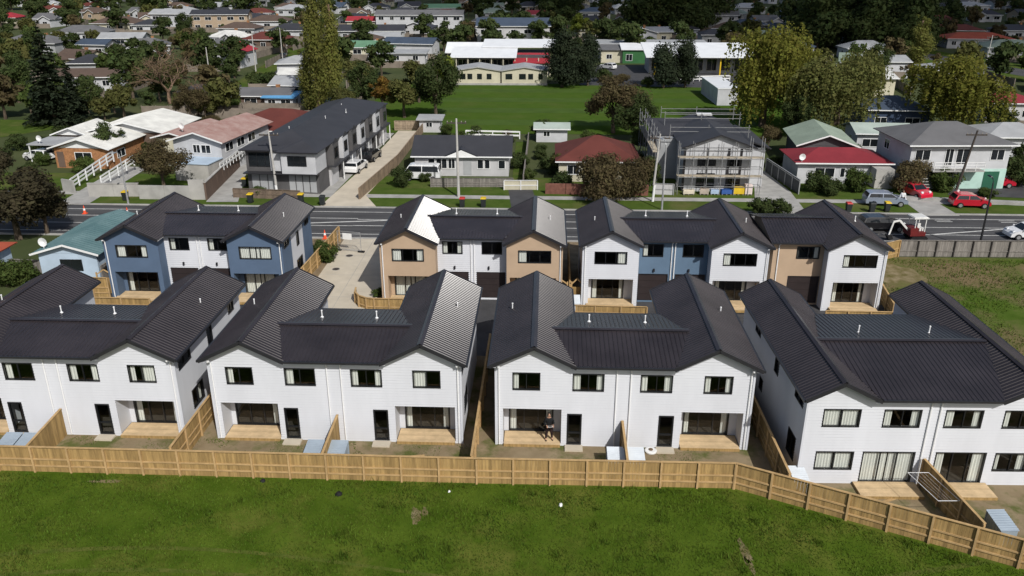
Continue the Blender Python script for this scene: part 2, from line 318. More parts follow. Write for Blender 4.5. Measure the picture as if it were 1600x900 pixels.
# longer growth along the fence foot and scattered tussocks in the paddock
def near_fence(x, y): l = np.where(x < 10.0, 36.5, 36.5 - (x - 10.0) * 0.478); return (y < l) & (y > l - .1 - .5 * (np.sin(x * 1.7) * np.sin(x * .6 + 1) + .35).clip(0))
blades('fence_foot_grass', near_fence, 14000, -31, 29, 26.5, 36.5, .14, .34, .03, 'longer grass tufts along the foot of the boundary fence', BLADE)
TUS = RNG.uniform((-30, 22), (28, 36), (200, 2))
def tuss(x, y):
    k = RNG.integers(0, len(TUS), len(x)); x[:] = TUS[k, 0] + RNG.normal(0, .13, len(x)); y[:] = TUS[k, 1] + RNG.normal(0, .13, len(x)); return in_paddock(x, y)
blades('grass_tussocks', tuss, 6500, -30, 28, 22, 36, .14, .30, .028, 'coarse grass tussocks dotted over the paddock', mat('tussock_blade', (0.045, 0.088, 0.008), 0.8, 0.1, col2=(0.10, 0.145, 0.018), scale=.4, isl=.4, transl=.25, hue=.02))
TRACK = mat('pressed_turf', (0.060, 0.095, 0.014), 0.95, 0.0, col2=(0.115, 0.125, 0.03), scale=1.2, detail=10)
for off in (0, 1.5):
    pts = [(-31 + i * 2.2, 27.2 + off + 1.6 * math.sin(i * .28) + .1 * i) for i in range(28)]
    b = MB(); L = [(x, y - .13) for x, y in pts]; U = [(x, y + .13 + .05 * math.sin(x * 3)) for x, y in pts]
    b.add([(x, y, .009) for x, y in L] + [(x, y, .009) for x, y in U], [(i, i + 1, len(L) + i + 1, len(L) + i) for i in range(len(L) - 1)]); tag(b.build('wheel_track_ground', TRACK), kind='structure')
# ------------------------------------------------------------ townhouse kit
Z = Vector((0, 0, 1))
def clad(mb, O, U, N, s0, s1, z0, z1, opens=(), board=0.165, lf=None, rf=None):
    O, U, N = Vector(O), Vector(U), Vector(N); zs = {z0, z1}
    for o in opens:
        for q in (o[2], o[3]):
            if z0 < q < z1: zs.add(q)
    if board:
        k = math.floor(z0 / board) + 1
        while k * board < z1 - 1e-6: zs.add(round(k * board, 5)); k += 1
    zs = sorted(zs)
    for za, zb in zip(zs, zs[1:]):
        if zb - za < 1e-4: continue
        zm = (za + zb) / 2
        if board:
            k = math.floor(zm / board) * board; oa = 0.027 * (1 - (za - k) / board); ob = 0.027 * (1 - (zb - k) / board)
        else: oa = ob = 0.0
        iv = [(s0, s1)]
        for o in opens:
            if o[2] - 1e-6 <= zm <= o[3] + 1e-6:
                nv = []
                for a, b_ in iv:
                    if o[1] <= a or o[0] >= b_: nv.append((a, b_)); continue
                    if o[0] > a: nv.append((a, o[0]))
                    if o[1] < b_: nv.append((o[1], b_))
                iv = nv
        for a, b_ in iv:
            al, ar = (lf(za) if lf else a), (rf(za) if rf else b_); bl, br = (lf(zb) if lf else a), (rf(zb) if rf else b_)
            p = lambda s, z, off: O + U * s + Z * z + N * off
            mb.quad(p(al, za, oa), p(ar, za, oa), p(br, zb, ob), p(bl, zb, ob))
            if board and oa > 0.025: mb.quad(p(al, za, 0), p(ar, za, 0), p(ar, za, oa), p(al, za, oa))
def window(par, O, U, N, s0, s1, z0, z1, panes=2, curt='', fm=None, t=0.055, name='window', rail=None, curtain_w=0.22):
    O, U, N = Vector(O), Vector(U), Vector(N); fm = fm or FRAMED
    def bx(mb, a, b_, za, zb, n0, n1): mb.obox(O + U * a + Z * za + N * n0, U * (b_ - a), N * (n1 - n0), Z * (zb - za))
    f = MB()
    bx(f, s0, s1, z0, z0 + t, -0.1, 0.045); bx(f, s0, s1, z1 - t, z1, -0.1, 0.04); bx(f, s0, s0 + t, z0 + t, z1 - t, -0.1, 0.04); bx(f, s1 - t, s1, z0 + t, z1 - t, -0.1, 0.04)
    W = (s1 - s0 - 2 * t); cuts = [s0 + t + W * i / panes for i in range(panes + 1)]
    for c in cuts[1:-1]: bx(f, c - t * 0.45, c + t * 0.45, z0 + t, z1 - t, -0.07, 0.025)
    if rail: bx(f, s0 + t, s1 - t, z0 + rail - t / 2, z0 + rail + t / 2, -0.07, 0.022)
    w = f.build(name, fm, par)
    for a, b_ in zip(cuts, cuts[1:]):
        g = MB(); q = lambda s, z: O + U * s + Z * z - N * 0.035
        g.quad(q(a, z0 + t), q(b_, z0 + t), q(b_, z1 - t), q(a, z1 - t)); g.build('pane', GLASS, w)
    spans = []
    cw = curtain_w * W
    if 'L' in curt: spans.append((s0 + t, s0 + t + cw * random.uniform(0.8, 1.2)))
    if 'R' in curt: spans.append((s1 - t - cw * random.uniform(0.8, 1.2), s1 - t))
    if 'A' in curt: spans += [(s0 + t, s0 + t + W * 0.485), (s0 + t + W * 0.52, s1 - t)]
    if 'H' in curt: spans.append((s0 + t, s0 + t + W * 0.47))
    if 'J' in curt: spans.append((s0 + t + W * 0.5, s1 - t))
    for a, b_ in spans:
        c = MB(); k = max(4, int((b_ - a) / 0.07)); zt = z1 - t * 0.5; zb = max(z0 + 0.02, z0 + t * 0.3)
        for i in range(k):
            x0_, x1_ = a + (b_ - a) * i / k, a + (b_ - a) * (i + 1) / k; d0, d1 = (-0.13, -0.17) if i % 2 else (-0.17, -0.13)
            P_ = lambda s, z, d: O + U * s + Z * z + N * d
            c.quad(P_(x0_, zb, d0), P_(x1_, zb, d1), P_(x1_, zt, d1), P_(x0_, zt, d0))
        c.build('curtain', CURTAIN, w)
    return w
def slope(par, e0, e1, r0, r1, m, ribs=0.25, name='roof_slope', cut=None):
    e0, e1, r0, r1 = map(Vector, (e0, e1, r0, r1)); L = (e1 - e0).length; n = (e1 - e0).cross(r0 - e0).normalized()
    if n.z < 0: n = -n
    prof = [(0, 0)]; k = int(L / ribs); o = (L - k * ribs) / 2 + ribs / 2
    for i in range(k):
        c = o + i * ribs; prof += [(c - 0.036, 0), (c - 0.014, 0.033), (c + 0.014, 0.033), (c + 0.036, 0)]
    prof.append((L, 0)); mb = MB(); a = [tuple(e0.lerp(e1, s / L).lerp(r0.lerp(r1, s / L), cut(s, L) if cut else 0.0) + n * h) for s, h in prof]; b_ = [tuple(r0.lerp(r1, s / L) + n * h) for s, h in prof]; N_ = len(prof)
    mb.add(a + b_, [(i, i + 1, N_ + i + 1, N_ + i) for i in range(N_ - 1)])
    if cut: return mb.build(name, m, par)
    d = -n * 0.06; mb.add([tuple(q) for q in (e0 + d, e1 + d, r1 + d, r0 + d, e0, e1, r1, r0)], [(0, 3, 2, 1), (0, 1, 5, 4), (1, 2, 6, 5), (3, 0, 4, 7)])
    return mb.build(name, m, par)
def ridge_cap(par, a, b_, pitch_l, m, w=0.17):
    a, b_ = Vector(a), Vector(b_); t = (b_ - a).normalized(); sx = t.cross(Z).normalized(); up = Z * 0.085; dn = Z * (0.085 - w * pitch_l)
    mb = MB(); mb.quad(a + up, b_ + up, b_ + sx * w + dn, a + sx * w + dn); mb.quad(b_ + up, a + up, a - sx * w + dn, b_ - sx * w + dn)
    mb.build('ridge_cap', m, par)
def vent(par, x, y, z):
    mb = MB(); mb.tube([(x, y, z - 0.1), (x, y, z + 0.42)], 0.036, 6); mb.lathe([(0.055, 0), (0.055, 0.05), (0.02, 0.07)], (x, y, z + 0.4), 6); mb.lathe([(0.11, 0), (0.04, 0.08)], (x, y, z), 6); mb.build('vent_pipe', PVC, par)
def boards(par, x0, x1, y0, y1, z, name='deck', m=None, bw=0.145, along='x'):
    mb = MB()
    if along == 'x':
        k = max(1, int((y1 - y0) / bw))
        for i in range(k): mb.box(x0, x1, y0 + (y1 - y0) * i / k, y0 + (y1 - y0) * (i + 1) / k - 0.012, z - 0.035, z)
    else:
        k = max(1, int((x1 - x0) / bw))
        for i in range(k): mb.box(x0 + (x1 - x0) * i / k, x0 + (x1 - x0) * (i + 1) / k - 0.012, y0, y1, z - 0.035, z)
    d = tag(mb.build(name, m or DECK, par), kind='stuff')
    f = MB(); f.box(x0, x1, y0 - 0.03, y0 - 0.002, z - 0.2, z - 0.004); f.box(x0, x0 + 0.03, y0, y1, z - 0.2, z - 0.037); f.box(x1 - 0.03, x1, y0, y1, z - 0.2, z - 0.037); f.build('deck_fascia', PINE, d)
    return d
def place_opening(par, o, O, U, N, wm):
    k, s0, s1, z0, z1 = o[:5]; c = o[5] if len(o) > 5 else ''
    if k == 'win': window(par, O, U, N, s0, s1, z0, z1, 2 if s1 - s0 > 0.9 else 1, c)
    elif k == 'win3': window(par, O, U, N, s0, s1, z0, z1, 3, c)
    elif k == 'slider': window(par, O, U, N, s0, s1, z0, z1, 3, c, name='sliding_door')
    elif k == 'door': window(par, O, U, N, s0, s1, z0, z1, 1, c, t=0.085, name='glazed_door', rail=0.75)
    elif k == 'garage':
        mb = MB(); O, U, N = Vector(O), Vector(U), Vector(N); nn = 4; h = (z1 - z0) / nn
        for i in range(nn): mb.obox(O + U * s0 + Z * (z0 + i * h) - N * 0.12, U * (s1 - s0), N * 0.05, Z * (h - 0.015))
        mb.obox(O + U * s0 + Z * z0 - N * 0.16, U * (s1 - s0), N * 0.03, Z * (z1 - z0)); mb.build('garage_door', GARAGE, par)
        f = MB(); f.obox(O + U * (s0 - 0.0) + Z * z1 - N * 0.16, U * (s1 - s0), N * 0.17, Z * 0.05)
        f.obox(O + U * (s0 - 0.05) + Z * z0 - N * 0.16, U * 0.05, N * 0.17, Z * (z1 - z0 + .05)); f.obox(O + U * s1 + Z * z0 - N * 0.16, U * 0.05, N * 0.17, Z * (z1 - z0 + .05)); f.build('garage_frame', TRIMD, par)
    elif k == 'recess':       # porch cut back into the ground floor, sliding door at its back
        O, U, N = Vector(O), Vector(U), Vector(N); d = o[6]; g0, g1 = o[7]; rm = o[8] if len(o) > 8 and o[8] else wm; mb = MB(); B = O - N * d
        P_ = lambda s, z, n: O + U * s + Z * z + N * n
        mb.quad(P_(s0, z0, 0), P_(s0, z0, -d), P_(s0, z1, -d), P_(s0, z1, 0)); mb.quad(P_(s1, z0, -d), P_(s1, z0, 0), P_(s1, z1, 0), P_(s1, z1, -d))
        mb.quad(P_(s0, z1, -d), P_(s1, z1, -d), P_(s1, z1, 0), P_(s0, z1, 0))
        clad(mb, B, U, N, s0, s1, z0, z1, [(g0, g1, z0, z1 - 0.12)], None); mb.build('porch_recess', rm, par)
        window(par, B, U, N, g0, g1, z0 + 0.02, z1 - 0.12, 3, c, name='sliding_door', t=0.07, curtain_w=0.13)
RP = 0.485   # rise over run of the wing roofs
def townhouse(label, loc, rz, wings, yB, cen, WM, CM, front, mid_front=None, left=(), right=(), vents=(), pipes=(), board=0.165, cboard=0.165, side=None, sideparts=None, porch=None, ez=5.2, decks=(), group='new townhouse blocks', backmats=None, rp=RP):
    """wings: (outer/inner eave x0, ridge x, eave x1, wall x0, wall x1); cen: (x0, x1, wall y front, wall y back, ridge y, ridge z, eave z)"""
    T = thing('townhouse_block', label, 'townhouse', loc, rz, group)
    X, NX, Y, NY = Vector((1, 0, 0)), Vector((-1, 0, 0)), Vector((0, 1, 0)), Vector((0, -1, 0))
    flush = cen[2] == 0
    op = [o[1:5] for o in front]; wx0, wx1 = wings[0][3], wings[-1][4]
    zt = ez + 0.02
    if flush:
        w = MB(); clad(w, (0, 0, 0), X, NY, wx0, wx1, 0.0, zt, op, board); w.build('front_wall', WM, T)
    else:
        for wg in wings:
            w = MB(); clad(w, (0, 0, 0), X, NY, wg[3], wg[4], 0.0, zt, [o for o in op if wg[3] < o[0] < wg[4]], board); w.build('front_wall', WM, T)
        w = MB(); clad(w, (0, cen[2], 0), X, NY, cen[0], cen[1], 0.0, zt + 0.1, [o[1:5] for o in mid_front], cboard); w.build('recessed_wall', CM, T)
        for o in mid_front: place_opening(T, o, (0, cen[2], 0), X, NY, CM)
        for wg in wings:
            for xx, n_, inn in ((wg[3], NX, wg[3] > cen[0]), (wg[4], X, wg[4] < cen[1])):
                if inn: s_ = MB(); clad(s_, (xx, 0, 0), Y, n_, 0, cen[2], 0, zt, (), board); s_.build('return_wall', WM, T)
    for o in front: place_opening(T, o, (0, 0, 0), X, NY, WM)
    for e0, rx, e1, w0, w1 in wings:
        rzz = ez + rp * max(rx - e0, e1 - rx); zl = ez; zr = ez
        rpl = (rzz - ez) / (rx - e0); rpr = (rzz - ez) / (e1 - rx)
        lf = lambda z: max(w0, rx - (rzz - 0.05 - z) / rpl); rf = lambda z: min(w1, rx + (rzz - 0.05 - z) / rpr)
        for yy, n_ in ((0.0, NY), (yB, Y)):
            g = MB(); clad(g, (0, yy, 0), X, n_, w0, w1, zt, rzz - 0.06, (), board, lf, rf); g.build('gable', WM, T)
        f, bk = -0.48, yB + 0.42
        slope(T, (e0, f, ez), (e0, bk, ez), (rx, f, rzz), (rx, bk, rzz), ROOFD); slope(T, (e1, f, ez), (e1, bk, ez), (rx, f, rzz), (rx, bk, rzz), ROOFD)
        ridge_cap(T, (rx, f, rzz), (rx, bk, rzz), rpl, ROOFD)
        for yy in (f - 0.02, bk + 0.02):
            for ex in (e0, e1): bg_ = MB(); bg_.bar((ex, yy, ez - 0.055), (rx, yy, rzz - 0.055), 0.04, 0.2); bg_.build('barge_board', TRIMD, T)
        for ex, out in ((e0, -1), (e1, 1)):
            inside = (ex > cen[0] + 0.5 and ex < cen[1] - 0.1) or False
            y0g = cen[3] + 0.4 if (out == 1 and ex < cen[1] and wings[0][0] == e0) or (out == -1 and ex > cen[0] and e0 != wings[0][0]) else f
            gt = MB(); gt.bar((ex + 0.05 * out, y0g, ez - 0.06), (ex + 0.05 * out, bk, ez - 0.06), 0.12, 0.12); gt.build('gutter', TRIMD, T)
            sf = MB(); wxx = w0 if out == -1 else w1; sf.quad((ex, f, ez - 0.1), (wxx, f, ez - 0.1), (wxx, bk, ez - 0.1), (ex, bk, ez - 0.1)); sf.build('soffit', SOFFIT, T)
        bw = MB(); clad(bw, (0, yB, 0), X, Y, w0, w1, 0, zt, (), None); bw.build('back_wall', WM, T)
    # centre roof
    cx0 = wings[0][1] if len(wings) > 1 else cen[0] - 0.35; cx1 = wings[-1][1]; cez, crz = cen[6], cen[5]; fy, by = cen[2] - 0.45, cen[3] + 0.4
    i0 = wings[0][2] if len(wings) > 1 else cen[0] - 0.35; i1 = wings[-1][0]
    wl_, wr_ = wings[0], wings[-1]; pz = lambda wg: (ez + rp * max(wg[1] - wg[0], wg[2] - wg[1]) - ez)
    xl = i0 - (crz - ez) / (pz(wl_) / (wl_[2] - wl_[1])) if len(wings) > 1 else i0; xr = i1 + (crz - ez) / (pz(wr_) / (wr_[1] - wr_[0]))
    cx0 = xl - 0.12 if len(wings) > 1 else i0; cx1 = xr + 0.12
    def vcut(s, L):
        x = cx0 + s
        if x < i0: return min(0.97, max(0.0, (i0 - x) / max(0.05, i0 - cx0) - 0.04))
        if x > i1: return min(0.97, max(0.0, (x - i1) / max(0.05, cx1 - i1) - 0.04))
        return 0.0
    slope(T, (cx0, fy, cez), (cx1, fy, cez), (cx0, cen[4], crz), (cx1, cen[4], crz), ROOFD, cut=vcut); slope(T, (cx0, by, cez), (cx1, by, cez), (cx0, cen[4], crz), (cx1, cen[4], crz), ROOFD, cut=vcut)
    ridge_cap(T, (cx0, cen[4], crz), (cx1, cen[4], crz), 0.14, ROOFD, 0.2)
    gt = MB(); gt.bar((i0, fy - 0.05, cez - 0.06), (i1, fy - 0.05, cez - 0.06), 0.12, 0.12); gt.build('gutter', TRIMD, T)
    gt = MB(); gt.bar((i0, by + 0.05, cez - 0.06), (i1, by + 0.05, cez - 0.06), 0.12, 0.12); gt.build('gutter', TRIMD, T)
    sf = MB(); sf.quad((i0, fy, cez - 0.1), (i1, fy, cez - 0.1), (i1, cen[2], cez - 0.1), (i0, cen[2], cez - 0.1)); sf.build('soffit', SOFFIT, T)
    bw = MB(); clad(bw, (0, cen[3], 0), X, Y, cen[0], cen[1], 0, zt, (), None); bw.build('back_wall', CM, T)
    if len(wings) == 1: s_ = MB(); clad(s_, (cen[0], 0, 0), Y, NX, cen[2], cen[3], 0, cez, (), None); s_.poly([(cen[0], cen[2], cez), (cen[0], cen[3], cez), (cen[0], cen[4], crz - 0.06)]); s_.build('side_wall', CM, T)
    # side walls
    inner = [(wings[0][4], X), (wings[-1][3], NX)] if len(wings) > 1 else [(wings[0][3], NX)]
    for xx, n_ in inner:
        s_ = MB(); clad(s_, (xx, 0, 0), Y, n_, cen[3], yB, 0, zt, (), None); s_.build('court_wall', WM, T)
    for xx, n_, ops in ((wx0, NX, left), (wx1, X, right)):
        if len(wings) == 1 and n_ == NX: continue
        parts_ = sideparts if (sideparts and n_ == X) else [(0, yB, side or WM)]
        for a, b_, m_ in parts_:
            s_ = MB(); clad(s_, (xx, 0, 0), Y, n_, a, b_, 0, zt, [o[1:5] for o in ops if a <= o[1] < b_], board); s_.build('side_wall', m_, T)
        for o in ops: place_opening(T, o, (xx, 0, 0), Y, n_, WM)
    # rooms behind the glass
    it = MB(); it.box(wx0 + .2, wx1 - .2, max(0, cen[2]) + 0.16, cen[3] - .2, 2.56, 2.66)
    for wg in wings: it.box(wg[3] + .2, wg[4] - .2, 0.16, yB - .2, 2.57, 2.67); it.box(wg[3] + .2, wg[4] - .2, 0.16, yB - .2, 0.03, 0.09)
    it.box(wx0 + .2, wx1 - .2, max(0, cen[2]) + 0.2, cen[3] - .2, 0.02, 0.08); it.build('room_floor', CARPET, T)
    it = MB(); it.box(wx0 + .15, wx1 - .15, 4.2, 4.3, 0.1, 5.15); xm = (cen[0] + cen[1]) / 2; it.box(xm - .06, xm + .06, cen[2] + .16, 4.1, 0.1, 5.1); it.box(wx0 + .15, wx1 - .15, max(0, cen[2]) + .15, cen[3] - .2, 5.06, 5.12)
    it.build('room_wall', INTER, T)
    for xx, n_ in ((wx0, -1), (wx1, 1)):
        cn = MB(); cn.box(xx - 0.055 + 0.03 * n_, xx + 0.055 + 0.03 * n_, -0.055, 0.05, 0, ez - 0.02); cn.build('corner_trim', WHITEP if WM is WHITEB or WM is WHITEP else WM, T)
    fd = MB(); fd.box(wx0 + .02, wx1 - .02, max(0, cen[2] * 0) + 0.03, 0.1, -0.1, 0.12)
    if flush: fd.build('foundation', CONCG, T)
    for v_ in vents: vent(T, *v_)
    for px_, py_, z1_ in pipes:
        p = MB(); p.tube([(px_, py_ - 0.07, 0.05), (px_, py_ - 0.07, z1_ - 0.32), (px_, py_ - 0.36, z1_ - 0.1)], 0.042, 6); p.lathe([(0.07, 0), (0.08, 0.09)], (px_, py_ - 0.36, z1_ - 0.15), 6); p.build('downpipe', PVC, T)
    for d_ in decks: boards(T, *d_)
    return T
def front_block(label, loc, curt, rz=0.0, doorc=None):
    c = curt
    front = [('win', 1.25, 2.78, 3.52, 4.6, c[0]), ('win', 4.55, 6.28, 3.52, 4.6, c[1]), ('win', 8.25, 10.0, 3.52, 4.6, c[2]), ('win', 11.7, 13.25, 3.52, 4.6, c[3]),
             ('recess', 0.72, 3.98, 0.14, 2.34, c[4], 1.25, (1.0, 3.55)), ('recess', 10.62, 14.0, 0.14, 2.34, c[5], 1.25, (10.95, 13.55)),
             ('door', 4.3, 5.12, 0.1, 2.08), ('door', 9.38, 10.22, 0.1, 2.08)]
    sidew = [('win', 0.5, 2.2, 4.0, 4.85, ''), ('win', 4.7, 5.5, 3.4, 4.75, ''), ('win', 8.3, 9.3, 4.0, 4.85, ''), ('win', 1.6, 3.2, 0.9, 2.1, 'R')]
    return townhouse(label, loc, rz, [(0, 2.42, 4.74, 0.36, 4.4), (9.96, 12.26, 14.7, 10.3, 14.34)], 10.4, (4.4, 10.3, 0, 6.3, 3.12, 5.83, 5.26), WHITEB, WHITEB, front, None, sidew, sidew,
        vents=[(1.0, 6.2, 5.62), (5.6, 4.7, 5.6), (8.9, 4.7, 5.6), (13.6, 6.2, 5.58)], pipes=[(6.95, 0, 5.2), (7.72, 0, 5.2), (14.2, 0, 5.2), (0.5, 0, 5.2)],
        decks=[(0.76, 3.94, -0.22, 1.18, 0.17), (10.66, 13.96, -0.22, 1.18, 0.17)])
FB = 'white front row townhouse blocks'
t1 = front_block('white weatherboard block at the front row end cut by the left picture edge', (-34.83, 40.4, 0), ['', 'L', 'LR', 'LJ', '', 'LR'])
t2 = front_block('white weatherboard block with blue sheds beside its dividing fence and striped roof glints', (-18.85, 40.4, 0), ['L', 'L', 'LR', 'H', 'R', 'LR'])
t3 = front_block('white weatherboard block with a person standing on its porch deck', (-2.88, 40.4, 0), ['L', 'LR', 'LR', 'LR', 'LR', 'LR'])
for t in (t1, t2, t3): t['group'] = FB
# end block, nearer and turned a little, with flush ground floor
s4 = [('win', 0.6, 2.0, 4.1, 4.9, ''), ('win', 5.0, 5.8, 3.6, 4.8, ''), ('win', 9.0, 10.2, 4.1, 4.9, ''), ('win', 0.9, 2.2, 0.7, 2.1, ''), ('win', 7.5, 8.2, 1.2, 2.0, '')]
t4 = townhouse('white weatherboard end block beside the grassy vacant lot, without recessed porches', (13.15, 37.35, 0), R(1.3), [(0, 1.86, 3.82, 0.32, 3.5), (9.75, 11.6, 13.45, 9.95, 13.1)], 13.1, (3.5, 10.0, 0, 9.6, 4.9, 6.0, 5.28), WHITEB, WHITEB,
    [('win', 1.15, 3.05, 3.42, 4.48, 'A'), ('win', 4.2, 6.1, 3.42, 4.48, 'LR'), ('win', 7.3, 9.2, 3.42, 4.48, 'LR'), ('win', 10.25, 12.0, 3.42, 4.48, 'LR'),
     ('win', 1.08, 3.05, 0.85, 1.95, 'A'), ('slider', 3.5, 6.2, 0.1, 1.98, 'A'), ('slider', 7.25, 9.85, 0.1, 1.98, 'LR'), ('win', 10.3, 12.0, 0.85, 1.95, 'LR')],
    None, s4, s4, vents=[(5.0, 6.4, 5.75), (9.0, 6.4, 5.75)], pipes=[(6.5, 0, 5.2), (7.0, 0, 5.2)], rp=0.5)
t4['group'] = FB
for x0_, x1_ in ((3.2, 6.4), (7.3, 10.1)):
    boards(t4, x0_, x1_, -1.35, -0.06, 0.16)
# back row facing the shared drive
BW = [(0, 2.4, 4.84, 0.3, 4.55), (9.78, 12.14, 14.6, 10.05, 14.3)]
BC = (4.55, 10.05, 1.15, 8.0, 4.6, 5.86, 5.3)
def back_block(label, loc, WM, CM, bw, bc, curt, sideparts=None):
    front = [('win3', 1.15, 3.65, 3.6, 4.62, curt[0]), ('recess', 0.75, 4.2, 0.22, 2.36, curt[1], 1.1, (1.05, 3.6)), ('win3', 10.95, 13.5, 3.6, 4.62, curt[2]), ('recess', 10.3, 13.9, 0.22, 2.36, curt[3], 1.1, (10.7, 13.2))]
    midf = [('win', 4.95, 6.55, 3.85, 4.88, curt[4]), ('win', 8.05, 9.65, 3.85, 4.88, curt[5]), ('garage', 4.75, 6.98, 0.15, 2.36), ('garage', 7.62, 9.9, 0.15, 2.36)]
    sw = [('win', 0.7, 2.0, 4.2, 4.95, ''), ('win', 4.0, 4.7, 3.3, 4.5, ''), ('win', 6.6, 7.7, 4.2, 4.95, ''), ('win', 3.6, 5.2, 0.8, 2.2, 'L')]
    t = townhouse(label, loc, 0, BW, 8.5, BC, WM, CM, front, midf, sw, sw, vents=[(1.3, 4.0, 5.72), (5.6, 6.0, 5.68), (9.0, 6.0, 5.68), (13.4, 4.2, 5.68)], pipes=[(7.2, 1.15, 5.25), (7.45, 1.15, 5.25), (0.42, 0, 5.2), (14.2, 0, 5.2)], board=bw, cboard=bc,
        sideparts=sideparts, decks=[(0.6, 4.3, -0.9, 1.05, 0.3), (10.2, 14.0, -0.9, 1.05, 0.3)], group='back row townhouse blocks')
    lm = MB()
    for xx in (5.9, 8.6): lm.box(xx - .06, xx + .06, 1.0, 1.13, 2.62, 2.86)
    lm.build('wall_lamp', TRIMD, t)
    return t
tA = back_block('slate blue and white block beyond the front row, near the teal cottage', (-34.75, 60.3, 0), BLUEP, WHITEB, None, 0.165, ['LR', 'L', 'A', 'A', 'L', 'L'], sideparts=[(0, 2.6, BLUEP), (2.6, 5.9, WHITEP), (5.9, 8.5, BLUEP)])
tB = back_block('tan and white block beside the concrete driveway, with brightly glinting roof slopes', (-12.95, 60.3, 0), TANP, WHITEB, None, 0.165, ['LR', 'A', 'L', 'A', 'LR', ''])
tC = back_block('white block with a blue recessed centre above brown garage doors', (2.72, 60.3, 0), WHITEB, BLUEL, 0.165, None, ['R', 'LR', 'L', 'LR', 'L', ''])
tD = townhouse('white gabled unit with a tan side part beside the vacant lot', (17.3, 60.3, 0), 0, [(4.0, 6.3, 8.8, 4.3, 8.55)], 8.3, (0.4, 4.3, 1.15, 7.8, 4.6, 6.1, 5.3), WHITEB, TANP,
    [('win3', 5.4, 7.95, 3.6, 4.62, 'L'), ('recess', 4.9, 8.3, 0.22, 2.36, 'LR', 1.1, (5.3, 7.7))], [('win', 2.2, 3.95, 3.85, 4.85, 'R'), ('garage', 1.8, 4.15, 0.15, 2.36)], (), (), vents=[(7.7, 5.0, 5.72)], board=0.165, cboard=None, side=WHITEB, decks=[(4.8, 8.4, -0.9, 1.05, 0.3)], group='back row townhouse blocks', pipes=[(0.8, 1.15, 5.25), (8.45, 0, 5.2)])
# ------------------------------------------------------------ fences, sheds, decks and small things in the yards
def fence(name, label, pts, h, m, capm=None, bay=1.95, side=-1, cat='fence', group=None, postm=None, pal=0.15, h1=None, rails=(0.25, 0.52), z0=0.0, cap=True):
    pts = [Vector((p[0], p[1], 0)) for p in pts]; o0 = pts[0].copy(); T = thing(name, label, cat, (o0.x, o0.y, z0), 0, group); capm = capm or m; postm = postm or capm
    tot = sum((b_ - a).length for a, b_ in zip(pts, pts[1:])); run = 0.0; hh = lambda s: h + ((h1 or h) - h) * s / tot
    for a, b_ in zip(pts, pts[1:]):
        d = b_ - a; L = d.length; t = d / L; n = Vector((-t.y, t.x, 0)) * side; k = max(1, round(L / bay)); a = a - o0
        for i in range(k):
            s0, s1 = L * i / k, L * (i + 1) / k; pm = MB(); np_ = max(2, int((s1 - s0) / pal))
            for j in range(np_):
                q0 = s0 + (s1 - s0) * j / np_; q1 = s0 + (s1 - s0) * (j + 1) / np_ - 0.008; pm.obox(a + t * q0 - n * (0.01 + random.uniform(0, .008)), t * (q1 - q0), -n * 0.018, Z * (hh(run + q0) - random.uniform(0, 0.015)))
            tag(pm.build('paling_bay', m, T), kind='stuff')
            r_ = MB()
            for f in rails: r_ = MB(); r_.obox(a + t * (s0 + .05) + Z * (hh(run + s0) * f - .04) - n * 0.008, t * (s1 - s0 - .1), n * 0.045, Z * 0.085); r_.build('rail', capm, T)
            if cap: c = MB(); u = t * (s1 - s0) + Z * (hh(run + s1) - hh(run + s0)); c.obox(a + t * s0 + Z * (hh(run + s0) + 0.002) - n * 0.06, u, n * 0.13, Z * 0.035); c.build('cap_rail', capm, T)
            p = MB(); p.obox(a + t * (s0 - .05) - n * 0.005, t * 0.1, n * 0.1, Z * (hh(run + s0) - 0.01)); p.build('post', postm, T)
        p = MB(); p.obox(a + t * (L - .05) - n * 0.005, t * 0.1, n * 0.1, Z * (hh(run + L) - 0.01)); p.build('post', postm, T)
        run += L
    return T
GF = 'new timber fences of the front yards'
fence('boundary_fence', 'long new timber paling fence along the green paddock, bending towards the camera', [(-43, 36.75), (-3.35, 36.58), (10.05, 36.68), (21.7, 31.15), (30, 27.2)], 1.55, PINE, PINEC, 1.95)
fence('dividing_fence', 'timber fence between the left cut-off block and the striped-roof block', [(-19.6, 36.75), (-19.6, 52.0)], 1.65, PINE, PINEC, group=GF)
fence('dividing_fence', 'timber fence in the dark gap beside the person on the porch', [(-3.62, 36.65), (-3.62, 51.5)], 1.65, PINE, PINEC, group=GF)
fence('dividing_fence', 'timber fence climbing the gap towards the end block', [(12.5, 35.65), (12.42, 50.0)], 1.65, PINE, PINEC, side=1, group=GF)
for x, l in ((-27.45, 'short timber divider behind the sheds at the left edge of the picture'), (-11.5, 'short timber divider between the two blue sheds'), (4.5, 'short timber divider between the two white-lidded sheds')):
    fence('dividing_fence', l, [(x, 40.33), (x, 36.75)], 1.72, PINE, PINEC, side=-1, group=GF, h1=1.45)
fence('dividing_fence', 'timber divider between the two flush decks of the end block', [(19.75, 37.25), (20.5, 32.3)], 1.7, PINE, PINEC, side=-1, group=GF, h1=1.5)
